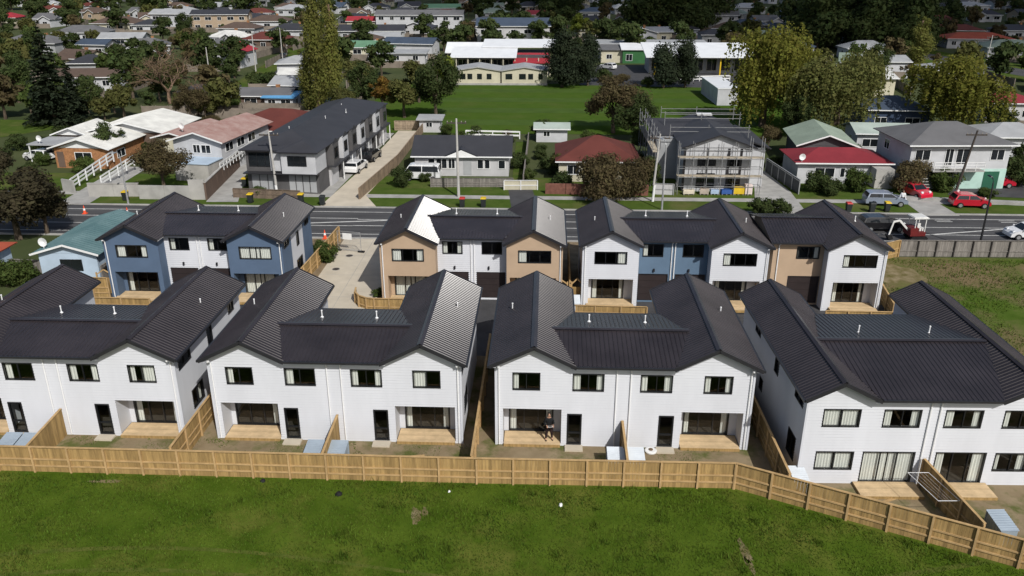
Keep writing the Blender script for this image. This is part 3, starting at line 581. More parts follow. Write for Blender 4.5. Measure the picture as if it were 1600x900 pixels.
def shed(label, x, y, rz=0.0, w=0.86, d=1.25, h=1.12, m=None, group='small steel garden sheds'):
    m = m or ZINC; T = thing('garden_shed', label, 'shed', (x, y, 0), rz, group); hb = h; hf = h - 0.2
    b = MB(); b.add([(-w / 2, -d / 2, 0.02), (w / 2, -d / 2, 0.02), (w / 2, d / 2, 0.02), (-w / 2, d / 2, 0.02), (-w / 2, -d / 2, hf), (w / 2, -d / 2, hf), (w / 2, d / 2, hb), (-w / 2, d / 2, hb)],
        [(0, 3, 2, 1), (4, 5, 6, 7), (0, 1, 5, 4), (1, 2, 6, 5), (2, 3, 7, 6), (3, 0, 4, 7)])
    for i in range(6): y_ = -d / 2 + d * (i + .5) / 6; b.box(-w / 2 - 0.012, w / 2 + 0.012, y_ - 0.03, y_ + 0.03, 0.03, hf - 0.02)
    b.build('shed_wall', m, T)
    l = MB(); n = 9
    for i in range(n):
        y0, y1 = -d / 2 - 0.05 + (d + 0.1) * i / n, -d / 2 - 0.05 + (d + 0.1) * (i + 1) / n; z0, z1 = hf + 0.02 + (hb - hf) * i / n, hf + 0.02 + (hb - hf) * (i + 1) / n
        l.quad((-w / 2 - .04, y0, z0), (w / 2 + .04, y0, z0), (w / 2 + .04, y1 - .05, z1 + .0), (-w / 2 - .04, y1 - .05, z1 + .0)); l.quad((-w / 2 - .04, y1 - .05, z1), (w / 2 + .04, y1 - .05, z1), (w / 2 + .04, y1, z1 + .03), (-w / 2 - .04, y1, z1 + .03))
    l.build('shed_lid', m, T)
    for s_ in (-1, 1): f = MB(); f.box(s_ * (w / 2 + .02) - .02, s_ * (w / 2 + .02) + .02, d / 2 - .03, d / 2 + .03, 0, hb); f.build('corner_post', m, T)
    return T
ZINCW = mat('pale_shed_steel', (0.60, 0.65, 0.70), 0.4, 0.5, amp=0.06, scale=1.2)
shed('blue-grey steel shed cut by the left picture edge', -29.25, 38.0); shed('blue-grey steel shed at the left edge, nearer its timber divider', -28.2, 38.0, w=0.95)
shed('pale blue shed left of the divider on the striped-roof block', -12.3, 37.95); shed('pale blue shed right of the divider on the striped-roof block', -11.0, 37.95)
shed('white-lidded shed in the shadow side of the divider near the person', 4.0, 37.9, m=ZINCW); shed('white-lidded shed on the sunny side of the divider near the person', 5.05, 37.9, m=ZINCW)
shed('white shed against the left wall corner of the end block', 13.35, 36.75, R(2), m=ZINCW, w=0.75, h=0.95); shed('blue-grey shed standing alone in the corner yard near the fence end', 21.9, 33.3, R(4), w=0.8, h=1.05)
shed('white shed between the tan and the white-and-blue block', 2.25, 59.3, 0, m=ZINCW, w=1.1, d=1.2, h=1.1)
# door steps, services
for bi, bx_ in enumerate((-34.83, -18.85, -2.88)):
    for di, dx in enumerate((4.7, 9.8)):
        if bi == 0 and di == 0: lab = 'pale step below the glazed door at the left picture edge'
        else: lab = ('pale step at the glazed door of the cut-off left block', 'pale step at the left glazed door of the striped-roof block', 'pale step at the right glazed door of the striped-roof block', 'pale step at the glazed door right of the person', 'pale step at the glazed door near the round reel')[[(0, 1), (1, 0), (1, 1), (2, 0), (2, 1)].index((bi, di))]
        b = MB(); b.box(-0.5, 0.5, -0.28, 0.28, 0, 0.10); o = b.build('door_step', CONC); o.location = (bx_ + dx, 40.05, 0.0); tag(o, lab, 'step', 'concrete door steps')
T = thing('hose_reel', 'round white reel lying on the soil beside a door step', 'reel', (6.12, 39.95, 0)); b = MB(); b.lathe([(0.30, 0), (0.34, 0.03), (0.34, 0.10), (0.28, 0.13), (0.12, 0.13)], (0, 0, 0.01), 20); b.build('flange', WHITEPAINT, T); b = MB(); b.lathe([(0.11, 0.0), (0.12, 0.06), (0.05, 0.08)], (0, 0, 0.125), 14); b.build('hub', mat('brown_hub', (0.15, 0.10, 0.06), 0.8), T)
def lump(name, label, cat, loc, s, m, seed):
    rr = random.Random(seed); b = MB(); n = 8; vs = []
    for i in range(1, 5):
        for j in range(n):
            a = 2 * math.pi * j / n; e = math.pi / 2 * (i - 1) / 3.6; r_ = math.cos(e) * rr.uniform(0.75, 1.15); vs.append((r_ * math.cos(a) * s[0], r_ * math.sin(a) * s[1], math.sin(e) * s[2] * rr.uniform(0.85, 1.15)))
    b.add(vs, [(i * n + j, i * n + (j + 1) % n, (i + 1) * n + (j + 1) % n, (i + 1) * n + j) for i in range(3) for j in range(n)] + [tuple(range(3 * n, 4 * n))])
    o = b.build(name, m, None, True); o.location = loc; return tag(o, label, cat)
lump('plastic_bag', 'crumpled white plastic bag lying on the paddock grass', 'bag', (1.03, 34.9, 0.02), (0.11, 0.15, 0.09), WHITEPAINT, 3)
lump('plastic_bag', 'small white scrap on the grass close to the fence', 'bag', G(702, 768, 0.02), (0.07, 0.10, 0.06), WHITEPAINT, 5)
lump('earth_clod', 'dark clod lying on the paddock grass', 'clod', (-10.37, 35.3, 0.02), (0.22, 0.2, 0.16), RUBBER, 8); lump('earth_clod', 'smaller dark clod beside the fence foot', 'clod', (-14.66, 36.3, 0.02), (0.16, 0.15, 0.13), RUBBER, 9)
# folding clothesline on the divider of the end block
T = thing('clothesline', 'white folding clothesline frame fixed to the end block divider', 'clothesline', (19.6, 36.4, 1.45), R(8)); b = MB()
for a, c in (((0.05, 0, 0), (-1.0, 0.1, 0)), ((0.3, -2.3, -0.05), (-0.75, -2.2, -0.05)), ((-1.0, 0.1, 0), (-0.75, -2.2, -0.05)), ((0.05, 0, 0), (0.3, -2.3, -0.05))): b = MB(); b.bar(a, c, 0.022); b.build('frame_tube', PVC, T)
for i in range(4): b = MB(); f = (i + 1) / 5; b.bar((-1.0 * f, 0.05, 0.01), (-0.75 * f + 0.1, -2.2, -0.04), 0.005); b.build('line_wire', PVC, T)
# low timber edges, gates and fences around the back row
GB = 'timber fences around the back row'
fence('driveway_fence', 'new timber fence along the far side of the concrete driveway', [(-20.2, 62.5), (-19.7, 75.2)], 1.5, PINE, PINEC, side=-1, group=GB)
fence('low_fence', 'low timber edge below the deck of the white-and-blue block', [(2.0, 58.7), (7.9, 58.55)], 0.8, PINE, PINEC, side=-1, group=GB, rails=(0.3,))
fence('low_fence', 'low timber edge below the deck of the white gabled unit', [(21.3, 58.4), (26.3, 58.35)], 0.8, PINE, PINEC, side=-1, group=GB, rails=(0.3,))
fence('low_fence', 'low timber edge in front of the slate blue wing', [(-35.3, 58.7), (-30.7, 58.6)], 0.8, PINE, PINEC, side=-1, group=GB, rails=(0.3,))
arc = [(-13.0 + 1.9 * math.cos(a) - 0.1, 60.9 + 2.0 * math.sin(a)) for a in [R(175), R(200), R(225), R(250), R(270)]] + [(-8.5, 58.85)]
fence('curved_fence', 'low curved timber fence at the tan block corner', arc, 1.0, PINE, PINEC, bay=1.2, side=-1, group=GB, rails=(0.3,))
fence('side_fence', 'timber fence in the dark passage between the tan and the white-and-blue block', [(2.05, 58.7), (2.2, 71)], 1.6, PINE, PINEC, side=1, group=GB)
fence('side_fence', 'bright new timber fence beside the gabled unit at the vacant lot', [(26.3, 58.4), (27.2, 64.5)], 1.4, PINE, PINEC, side=1, group=GB)
fence('side_fence', 'short bright timber fence joining the grey roadside fence', [(27.4, 70.0), (32.3, 73.0)], 1.6, PINE, PINEC, side=-1, group=GB)
fence('side_fence', 'timber screen in front of the blue wing next to the teal cottage', [(-36.2, 60.6), (-34.9, 60.55)], 1.7, PINE, PINEC, side=-1, group=GB)
fence('side_fence', 'timber fence right of the white-and-blue block', [(17.5, 58.8), (17.7, 68)], 1.5, PINE, PINEC, side=-1, group=GB)
def gate(label, x, y, w=1.25, h=1.75):
    T = thing('garden_gate', label, 'gate', (x, y, 0), 0, 'timber gates with pitched tops')
    for s_ in (0, w): b = MB(); b.box(s_ - .05, s_ + .05, -.05, .05, 0, h + .1); b.build('post', PINEC, T)
    n = 8
    for i in range(n): b = MB(); x0 = .06 + (w - .12) * i / n; b.box(x0, x0 + (w - .12) / n - .008, -.015, .015, .05, h - .35); b.build('plank', PINE, T)
    for s_ in (0, w): b = MB(); b.bar((s_, 0, h - .1), (w / 2, 0, h + .35), .06, .09); b.build('top_rail', PINEC, T)
gate('timber gate with pitched top against the tan block side', 0.62, 60.9); gate('timber gate with pitched top against the white-and-blue block side', 2.2, 60.95, 0.85); gate('timber gate with pitched top beside the slate blue wing', -36.2, 61.4, 1.3); gate('timber gate with pitched top left of the tan garage part', 16.6, 61.2, 1.1)
fence('roadside_fence', 'grey weathered timber fence with dark posts between vacant lot and road', [(32.4, 73.1), (62, 73.7)], 1.55, OLDWOOD, OLDWOOD, bay=1.62, side=-1, postm=mat('dark_post', (0.03, 0.026, 0.024), 0.9), rails=(0.35,))
# person flying the drone from the porch deck
SKIN = mat('skin', (0.45, 0.27, 0.19), 0.6, 0.3, amp=0.08, scale=8); JACKET = mat('black_jacket', (0.012, 0.013, 0.015), 0.85, 0.2, amp=0.4, scale=6); TROUS = mat('dark_trousers', (0.028, 0.018, 0.018), 0.9, 0.1, amp=0.4, scale=5); HAIR = mat('dark_hair', (0.012, 0.009, 0.007), 0.6, amp=0.3, scale=20)
def skinned(name, chain, mat_, parent, sub=2):
    """chain: {key:(pos,radius)}, edges"""
    vs_, es = chain; me = bpy.data.meshes.new(name); keys = list(vs_); me.from_pydata([vs_[k][0] for k in keys], [(keys.index(a), keys.index(b_)) for a, b_ in es], []); me.materials.append(mat_)
    o = link(name, me, parent); sk = o.modifiers.new('skin', 'SKIN'); sk.use_smooth_shade = True
    for i, k in enumerate(keys): r_ = vs_[k][1]; me.skin_vertices[0].data[i].radius = (r_, r_) if not hasattr(r_, '__len__') else r_
    me.skin_vertices[0].data[0].use_root = True; o.modifiers.new('sub', 'SUBSURF').levels = sub; o.modifiers['sub'].render_levels = sub
    return o
def person(label, loc, rz, top, legs, hold=False, sc=1.0, group=None):
    T = thing('person', label, 'person', loc, rz, group); T.scale = (sc,) * 3
    hl = (0.17, -0.26, 1.08) if hold else (0.27, -0.02, 0.80); hr = (-0.17, -0.26, 1.08) if hold else (-0.27, -0.02, 0.80); el = (0.27, 0.0, 1.10); er = (-0.27, 0.0, 1.10)
    V_ = {'pel': ((0, 0, .95), (.16, .12)), 'waist': ((0, 0, 1.08), (.14, .10)), 'chest': ((0, 0, 1.30), (.17, .12)), 'neck': ((0, -.01, 1.48), .055), 'head0': ((0, -.03, 1.57), (.075, .085)), 'head1': ((0, -.03, 1.67), (.078, .095)), 'head2': ((0, -.025, 1.74), .05),
          'shl': ((.18, 0, 1.40), .065), 'ell': (el, .045), 'hal': (hl, .032), 'shr': ((-.18, 0, 1.40), .065), 'elr': (er, .045), 'har': (hr, .032),
          'hil': ((.10, 0, .88), .095), 'knl': ((.15, -.02, .49), .062), 'anl': ((.19, .0, .09), .042), 'tol': ((.20, -.14, .04), .04), 'hir': ((-.10, 0, .88), .095), 'knr': ((-.14, -.03, .49), .062), 'anr': ((-.17, .0, .09), .042), 'tor': ((-.18, -.14, .04), .04)}
    E_ = [('pel', 'waist'), ('waist', 'chest'), ('chest', 'neck'), ('neck', 'head0'), ('head0', 'head1'), ('head1', 'head2'), ('chest', 'shl'), ('shl', 'ell'), ('ell', 'hal'), ('chest', 'shr'), ('shr', 'elr'), ('elr', 'har'), ('pel', 'hil'), ('hil', 'knl'), ('knl', 'anl'), ('anl', 'tol'), ('pel', 'hir'), ('hir', 'knr'), ('knr', 'anr'), ('anr', 'tor')]
    for sd, h_ in (('l', hl), ('r', hr)):
        h_ = Vector(h_); dirn = Vector((0, -1, -.2)) if hold else Vector((0, -.1, -1)); dirn.normalize(); sx = Vector((1, 0, 0)); s_ = -1 if sd == 'l' else 1
        V_['palm' + sd] = (tuple(h_ + dirn * .07), (.030, .018)); E_.append(('ha' + sd, 'palm' + sd))
        for i, ln in enumerate((.065, .078, .072, .055)):
            b0 = h_ + dirn * .09 + sx * (i - 1.5) * .019; V_[f'f{sd}{i}'] = (tuple(b0 + dirn * ln * .5), .0085); V_[f'g{sd}{i}'] = (tuple(b0 + dirn * ln + Vector((0, .012 if hold else -.02, -.015 if hold else 0))), .0075); E_ += [('palm' + sd, f'f{sd}{i}'), (f'f{sd}{i}', f'g{sd}{i}')]
        V_['th' + sd] = (tuple(h_ + dirn * .055 + sx * s_ * .045 + Z * .01), .0095); E_.append(('palm' + sd, 'th' + sd))
    skinned('body', (V_, E_), SKIN, T)
    up = lambda k, d: (V_[k][0], tuple(q + d for q in V_[k][1]) if hasattr(V_[k][1], '__len__') else V_[k][1] + d)
    mid = lambda a, b_, f: tuple(Vector(a).lerp(Vector(b_), f))
    J = {'pel': ((0, 0, .92), (.185, .145)), 'waist': up('waist', .03), 'chest': up('chest', .03), 'col': ((0, 0, 1.45), .085), 'shl': up('shl', .025), 'ell': up('ell', .022), 'cul': (mid(el, hl, .85), .045), 'shr': up('shr', .025), 'elr': up('elr', .022), 'cur': (mid(er, hr, .85), .045)}
    skinned('jacket', (J, [('pel', 'waist'), ('waist', 'chest'), ('chest', 'col'), ('chest', 'shl'), ('shl', 'ell'), ('ell', 'cul'), ('chest', 'shr'), ('shr', 'elr'), ('elr', 'cur')]), top, T)
    L_ = {'pel': ((0, 0, .93), (.175, .135)), 'hil': up('hil', .02), 'knl': up('knl', .022), 'anl': (mid(V_['knl'][0], V_['anl'][0], .93), .06), 'hir': up('hir', .02), 'knr': up('knr', .022), 'anr': (mid(V_['knr'][0], V_['anr'][0], .93), .06)}
    skinned('trousers', (L_, [('pel', 'hil'), ('hil', 'knl'), ('knl', 'anl'), ('pel', 'hir'), ('hir', 'knr'), ('knr', 'anr')]), legs, T)
    for s_ in ('l', 'r'):
        a, t_ = V_['an' + s_][0], V_['to' + s_][0]; skinned('shoe', ({'a': ((a[0], a[1] + .04, .045), .047), 'b': ((t_[0], t_[1] - .04, .04), .042)}, [('a', 'b')]), RUBBER, T)
    skinned('hair', ({'a': ((0, .02, 1.68), (.085, .085)), 'b': ((0, -.02, 1.745), (.075, .085)), 'c': ((0, .035, 1.60), .06)}, [('a', 'b'), ('a', 'c')]), HAIR, T)
    b = MB()
    for s_ in (-1, 1): b.lathe([(.004, -.008), (.012, 0), (.004, .008)], (s_ * .03, -.118, 1.665), 6)
    b.add([(-.012, -.115, 1.64), (.012, -.115, 1.64), (0, -.145, 1.625), (0, -.112, 1.675)], [(0, 1, 2), (0, 2, 3), (1, 3, 2)]); b.box(-.025, .025, -.12, -.108, 1.588, 1.598)
    b.build('face', mat('face_detail', (0.16, 0.07, 0.05), 0.6), T)
    return T
p1 = person('person in dark jacket and trousers standing on the porch deck with raised hands', (0.42, 40.68, 0.172), R(12), JACKET, TROUS, True, 1.0)
T = thing('drone_controller', 'light grey controller held by the person on the porch deck', 'controller', (0.42, 40.68, 0.172), R(12)); b = MB(); b.box(-.13, .13, -.40, -.27, 1.06, 1.10); b.build('casing', mat('light_grey_plastic', (0.55, 0.56, 0.57), 0.4), T); b = MB(); b.obox((-.08, -.41, 1.10), (.16, 0, 0), (0, .015, .0), (0, -.05, .10)); b.build('screen', DGLASS, T)
for s_ in (-1, 1): b = MB(); b.tube([(s_ * .08, -.33, 1.10), (s_ * .08, -.33, 1.125)], .012, 6); b.build('stick', RUBBER, T)

for i, (x, y, rz, l, lab) in enumerate(((-24.5, 38.6, 20, 1.3, 'loose timber offcut on the soil of the cut-off left block'), (-15.8, 38.2, -35, 1.1, 'loose timber offcut on the patchy yard left of the blue sheds'), (-7.2, 38.9, 10, 1.5, 'loose timber offcut on the yard right of the blue sheds'), (9.0, 38.4, -15, 1.2, 'loose timber offcut on the yard right of the white-lidded sheds'), (17.6, 35.9, 25, 1.6, 'loose timber offcut on the soil before the end block decks'))):
    b = MB(); b.box(-l / 2, l / 2, -.07, .07, 0, .045); o = b.build('timber_offcut', PINEC); o.location = (x, y, .006); o.rotation_euler = (0, 0, R(rz)); tag(o, lab, 'offcut', 'timber offcuts in the yards')
# ------------------------------------------------------------ vehicles, poles, bins and street things
HUB = mat('alloy_rim', (0.42, 0.43, 0.44), 0.35, 0.5, metal=0.6, amp=0.1, scale=6); LAMPW = mat('headlamp', (0.7, 0.72, 0.74), 0.15, 0.6, amp=0.05); LAMPR = mat('tail_lamp', (0.35, 0.015, 0.012), 0.25, 0.5, amp=0.1)
def paint(name, c): return mat(name, c, 0.28, 0.5, amp=0.05, scale=0.6, coat=0.8)
PROF = {'hatch': (3.95, 1.70, 1.50, [(-1.95, .30), (-1.97, .72), (-1.88, .98), (-1.62, 1.40), (-1.30, 1.49), (-.2, 1.50), (.35, 1.40), (1.02, .97), (1.72, .84), (1.95, .62), (1.97, .30)], (3, 6, 7)),
        'wagon': (4.5, 1.76, 1.52, [(-2.22, .32), (-2.25, .75), (-2.15, 1.02), (-1.95, 1.42), (-1.6, 1.51), (-.1, 1.52), (.42, 1.43), (1.12, 1.0), (1.95, .86), (2.22, .64), (2.24, .32)], (3, 6, 7)),
        'van': (4.6, 1.75, 1.95, [(-2.28, .32), (-2.3, .9), (-2.26, 1.15), (-2.12, 1.85), (-1.9, 1.94), (1.1, 1.95), (1.5, 1.86), (2.02, 1.12), (2.25, .95), (2.3, .6), (2.3, .32)], (3, 6, 7))}
def car(name, label, kind, loc, rz, m, group=None):
    L, W, H_, pr, (ir, ia, ib) = PROF[kind]; T = thing(name, label, 'van' if kind == 'van' else 'car', loc, rz, group)
    belt = pr[2][1] - 0.03
    def hw(z): return W / 2 * (1.0 if z < belt else 1.0 - 0.19 * (z - belt) / (H_ - belt)) * (0.94 if z < 0.45 else 1.0)
    def hx(i): return 0.93 if i in (0, 1, len(pr) - 1, len(pr) - 2) else 1.0
    n = len(pr); b = MB(); vl = [(x, hw(z) * hx(i), z) for i, (x, z) in enumerate(pr)]; vr = [(x, -hw(z) * hx(i), z) for i, (x, z) in enumerate(pr)]
    b.add(vl + vr, [(i, i + 1, n + i + 1, n + i) for i in range(n - 1)] + [(n - 1, 0, n, 2 * n - 1)])
    for sd in (0, n):
        low = [0, 1, 2, ib, n - 3, n - 2, n - 1]; f = [sd + i for i in low]; g = [sd + i for i in range(2, ib + 1)]
        b.f.append(f if sd else f[::-1]); b.m.append(0); b.f.append(g if sd else g[::-1]); b.m.append(0)
    b.build('body', m, T)
    def scr(nm, i, j, k0=.1, k1=.9):
        (xa, za), (xb, zb) = pr[i], pr[j]; nrm = Vector((zb - za, 0, -(xb - xa))).normalized() * (-0.012 if i < 5 else -0.012)
        nrm = nrm if nrm.z > 0 else -nrm
        q = []
        for (x, z) in ((xa + (xb - xa) * .06, za + (zb - za) * .06), (xa + (xb - xa) * .94, za + (zb - za) * .94)): q.append((x + nrm.x, hw(z) * .9, z + nrm.z)); q.append((x + nrm.x, -hw(z) * .9, z + nrm.z))
        g = MB(); g.quad(q[0], q[2], q[3], q[1]); g.build(nm, DGLASS, T)
    scr('windscreen', ia, ib); scr('rear_window', 2, 3)
    (xa, za), (xb, zb), (xr, zr) = pr[ia], pr[ib], pr[3]; top = H_ - .12; bt = belt + .04
    fx = lambda z: xb + (xa - xb) * (z - zb) / (za - zb) - .1; rx_ = lambda z: pr[2][0] + (xr - pr[2][0]) * (z - pr[2][1]) / (zr - pr[2][1]) + .14
    xm = (fx(bt) + rx_(bt)) / 2
    for s_ in (-1, 1):
        for a0, a1 in ((lambda z: rx_(z), lambda z: xm - .04), (lambda z: xm + .04, lambda z: fx(z))):
            g = MB(); P_ = lambda x, z: (x, s_ * (hw(z) + .008), z); g.quad(P_(a0(bt), bt), P_(a1(bt), bt), P_(a1(top), top), P_(a0(top), top)); g.build('side_window', DGLASS, T)
        for wx in (-L * .31, L * .32):
            w = MB(); yy = s_ * (W / 2 - .16); w.tube([(wx, yy, .31), (wx, yy + s_ * .19, .31)], .31, 14); t_ = w.build('wheel', RUBBER, T)
            w = MB(); w.tube([(wx, yy + s_ * .17, .31), (wx, yy + s_ * .2, .31)], .2, 10); w.build('rim', HUB, t_)
        h_ = MB(); zz = pr[-3][1] + .02; h_.obox((pr[-3][0] - .08, s_ * W * .30 - .14, zz - .02), (.16, 0, -.1), (0, .28, 0), (0.03, 0, .13)); h_.build('headlight', LAMPW, T)
        h_ = MB(); h_.obox((pr[2][0] - .045, s_ * W * .40 - .08, .78), (.05, 0, 0), (0, .16, 0), (.06, 0, .24)); h_.build('tail_light', LAMPR, T)
        mi = MB(); mi.obox((fx(bt) - .05, s_ * (W / 2 + .02) - (.14 if s_ < 0 else 0), bt), (.1, 0, 0), (0, .14, 0), (0, 0, .12)); mi.build('mirror', m, T)
    return T
WHT = paint('white_car_paint', (0.78, 0.79, 0.80)); BLKP = paint('black_car_paint', (0.012, 0.012, 0.014)); RED = paint('red_car_paint', (0.50, 0.012, 0.035)); SILV = paint('blue_silver_paint', (0.26, 0.30, 0.38))
car('parked_car', 'white car on the road cut by the right picture edge', 'hatch', (46.9, 79.0, 0.005), R(183), WHT)
car('parked_car', 'red hatchback on the roadside lawn beside the white-based timber pole', 'hatch', (46.3, 89.6, 0.03), R(-4), RED)
car('parked_car', 'red car on the drive below the mint green garage', 'wagon', (53.0, 98.2, 0.05), R(-3), RED)
car('parked_car', 'red car half hidden under the brown bush', 'hatch', (42.0, 93.6, 0.05), R(-72), RED)
car('parked_car', 'silver-blue wagon parked on the verge near the yellow-lidded bin', 'wagon', (37.3, 89.9, 0.04), R(-3), SILV)
car('parked_car', 'white car with dark rear window beside the long unit row', 'wagon', (-23.95, 102.6, 0.06), R(83), WHT)
car('parked_car', 'black car behind the white car at the long unit row', 'wagon', (-23.3, 108.8, 0.06), R(84), BLKP)
car('parked_van', 'white van in front of the grey cottage beside a round bush', 'van', (-15.0, 98.6, 0.04), R(178), WHT)
car('parked_car', 'white car at the brick house with the white roof', 'hatch', (*G(62, 250)[:2], 0.03), R(165), WHT)
car('dark_car', 'dark car standing behind the small excavator', 'wagon', (33.7, 81.0, 0.005), R(2), BLKP)
car('parked_car', 'white car in the school yard between the dark conifers', 'hatch', (*G(950, 108)[:2], 0.03), R(140), WHT)
car('parked_car', 'white car on the street at the far right', 'wagon', (*G(1547, 108)[:2], 0.03), R(105), WHT)
car('parked_car', 'dark car on the far left side street', 'hatch', (*G(444, 92)[:2], 0.03), R(98), BLKP)
# small excavator
EXR = mat('excavator_red', (0.13, 0.014, 0.014), 0.5, 0.4, amp=0.15); EXW = mat('excavator_white', (0.66, 0.66, 0.64), 0.45, 0.4, amp=0.1)
T = thing('excavator', 'small red and white excavator with canopy and folded boom behind the grey fence', 'excavator', (35.9, 78.1, 0.0), R(6), None)
for s_ in (-1, 1):
    b = MB(); yy = s_ * .62; pts = [(-.85, .28), (-.7, .08), (.7, .08), (.85, .28), (.7, .5), (-.7, .5)]; k = len(pts)
    b.add([(x, yy - .15, z) for x, z in pts] + [(x, yy + .15, z) for x, z in pts], [tuple(range(k)), tuple(range(2 * k - 1, k - 1, -1))] + [(i, k + i, k + (i + 1) % k, (i + 1) % k) for i in range(k)]); b.build('track', RUBBER, T)
b = MB(); b.box(-.6, .6, -.5, .5, .35, .55); b.box(-.95, .55, -.72, .72, .55, .95); b.box(-.98, -.2, -.7, .7, .95, 1.35); b.build('turret', EXR, T)
b = MB(); b.box(.1, .5, -.3, .35, .95, 1.25); b.box(-.15, .15, -.3, .35, 1.2, 1.7); b.build('driver_seat', EXW, T)
for x in (-.55, .45):
    for y in (-.6, .6): b = MB(); b.bar((x, y, .95), (x, y, 2.25), .07); b.build('canopy_post', EXW, T)
b = MB(); b.box(-.8, .65, -.72, .72, 2.25, 2.36); b.box(-.72, .57, -.64, .64, 2.36, 2.41); b.build('canopy', EXW, T)
b = MB(); b.bar((-.8, -.1, .9), (-1.9, -.1, 2.0), .13, .18); b.bar((-1.9, -.1, 2.0), (-2.5, -.1, 1.85), .13, .16); b.build('boom', EXW, T)
b = MB(); b.bar((-2.45, -.1, 1.95), (-2.75, -.1, .55), .11, .14); b.build('dipper', EXW, T)
b = MB(); b.add([(-3.0, -.35, .55), (-2.6, -.35, .6), (-2.35, -.35, .2), (-2.75, -.35, .1), (-3.0, .2, .55), (-2.6, .2, .6), (-2.35, .2, .2), (-2.75, .2, .1)], [(0, 1, 2, 3), (7, 6, 5, 4), (0, 4, 5, 1), (0, 3, 7, 4), (3, 2, 6, 7)]); b.build('bucket', RUBBER, T)
# poles
CONCP = mat('concrete_pole', (0.42, 0.41, 0.39), 0.9, amp=0.1); WOODP = mat('dark_timber_pole', (0.055, 0.045, 0.038), 0.9, amp=0.25, stretch=(3, 3, .4))
def power_pole(label, x, y, h, lean=0.0, m=None, arm=True, white=0.0, rz=0.0, r0=0.17):
    T = thing('power_pole', label, 'pole', (x, y, 0), rz); m = m or CONCP; b = MB(); b.tube([(0, 0, white), (lean, 0, h)], [r0, r0 * .6], 8); b.build('shaft', m, T)
    if white: b = MB(); b.tube([(-.0, 0, 0), (lean * white / h, 0, white)], [r0 * 1.04, r0], 8); b.build('white_base', WHITEPAINT, T)
    if arm:
        b = MB(); b.box(lean - 1.1, lean + 1.1, -.06, .06, h - .55, h - .42); b.build('crossarm', WOODP, T)
        for i in (-1, -.55, .55, 1): b = MB(); b.lathe([(.03, 0), (.06, .06), (.05, .14), (.02, .17)], (lean + i, 0, h - .42), 6); b.build('insulator', mat('insulator', (0.3, 0.27, 0.24), 0.3), T)
    return T
def street_light(label, x, y, h, reach, m=None, rz=0.0):
    T = thing('street_lamp', label, 'street lamp', (x, y, 0), rz); m = m or STEEL; b = MB(); b.tube([(0, 0, 0), (0, 0, h * .55), (0, 0, h * .85), (reach * .12, 0, h * .94), (reach * .45, 0, h * .99), (reach, 0, h)], [.11, .085, .07, .06, .05, .045], 8); b.build('shaft', m, T)
    b = MB(); b.add([(reach - .05, -.1, h - .04), (reach + .6, -.13, h), (reach + .6, .13, h), (reach - .05, .1, h - .04), (reach, -.06, h + .07), (reach + .5, -.08, h + .1), (reach + .5, .08, h + .1), (reach, .06, h + .07)], [(0, 3, 2, 1), (4, 5, 6, 7), (0, 1, 5, 4), (1, 2, 6, 5), (2, 3, 7, 6), (3, 0, 4, 7)]); b.build('lamp_head', m, T)
    b = MB(); b.lathe([(.14, 0), (.14, .12)], (0, 0, 0), 8); b.build('base_plate', m, T)
power_pole('pale concrete power pole in front of the grey cottage', -9.8, 91.1, 8.9, -0.05, CONCP)
power_pole('slim pale power pole with white foot beside the scaffolded house', 12.0, 90.2, 7.6, 0.35, CONCP, True, 1.9, r0=0.14)
power_pole('dark timber power pole with white foot between two red cars', 45.0, 90.4, 8.2, 0.95, WOODP, True, 1.7, r0=0.16)
power_pole('pale power pole with white foot before the long unit row', *G(433, 305)[:2], 7.4, -0.2, CONCP, True, 1.2, r0=0.15)
street_light('curved steel street lamp in front of the scaffolded house', 12.6, 86.9, 7.6, 0.5, rz=R(120)); street_light('steel street lamp at the roadside beside the white ramp rails', -45.9, 81.4 + 5.3, 6.0, 0.9, rz=R(-90))
street_light('dark street lamp behind the grey roadside fence', 40.5, 75.0, 6.9, 0.5, TRIMD, R(90))
for i, (px, py, h, l) in enumerate(((400, 112, 9, 'pole at the corner of the far left side street'), (330, 137, 8, 'thin pole beside the bare tree'), (442, 95, 8, 'pale pole halfway up the far left side street'), (1535, 122, 9, 'leaning pole on the far right street'))): power_pole(l, *G(px, py)[:2], h, 0.3 if i == 3 else 0, CONCP, i != 1, r0=.14)
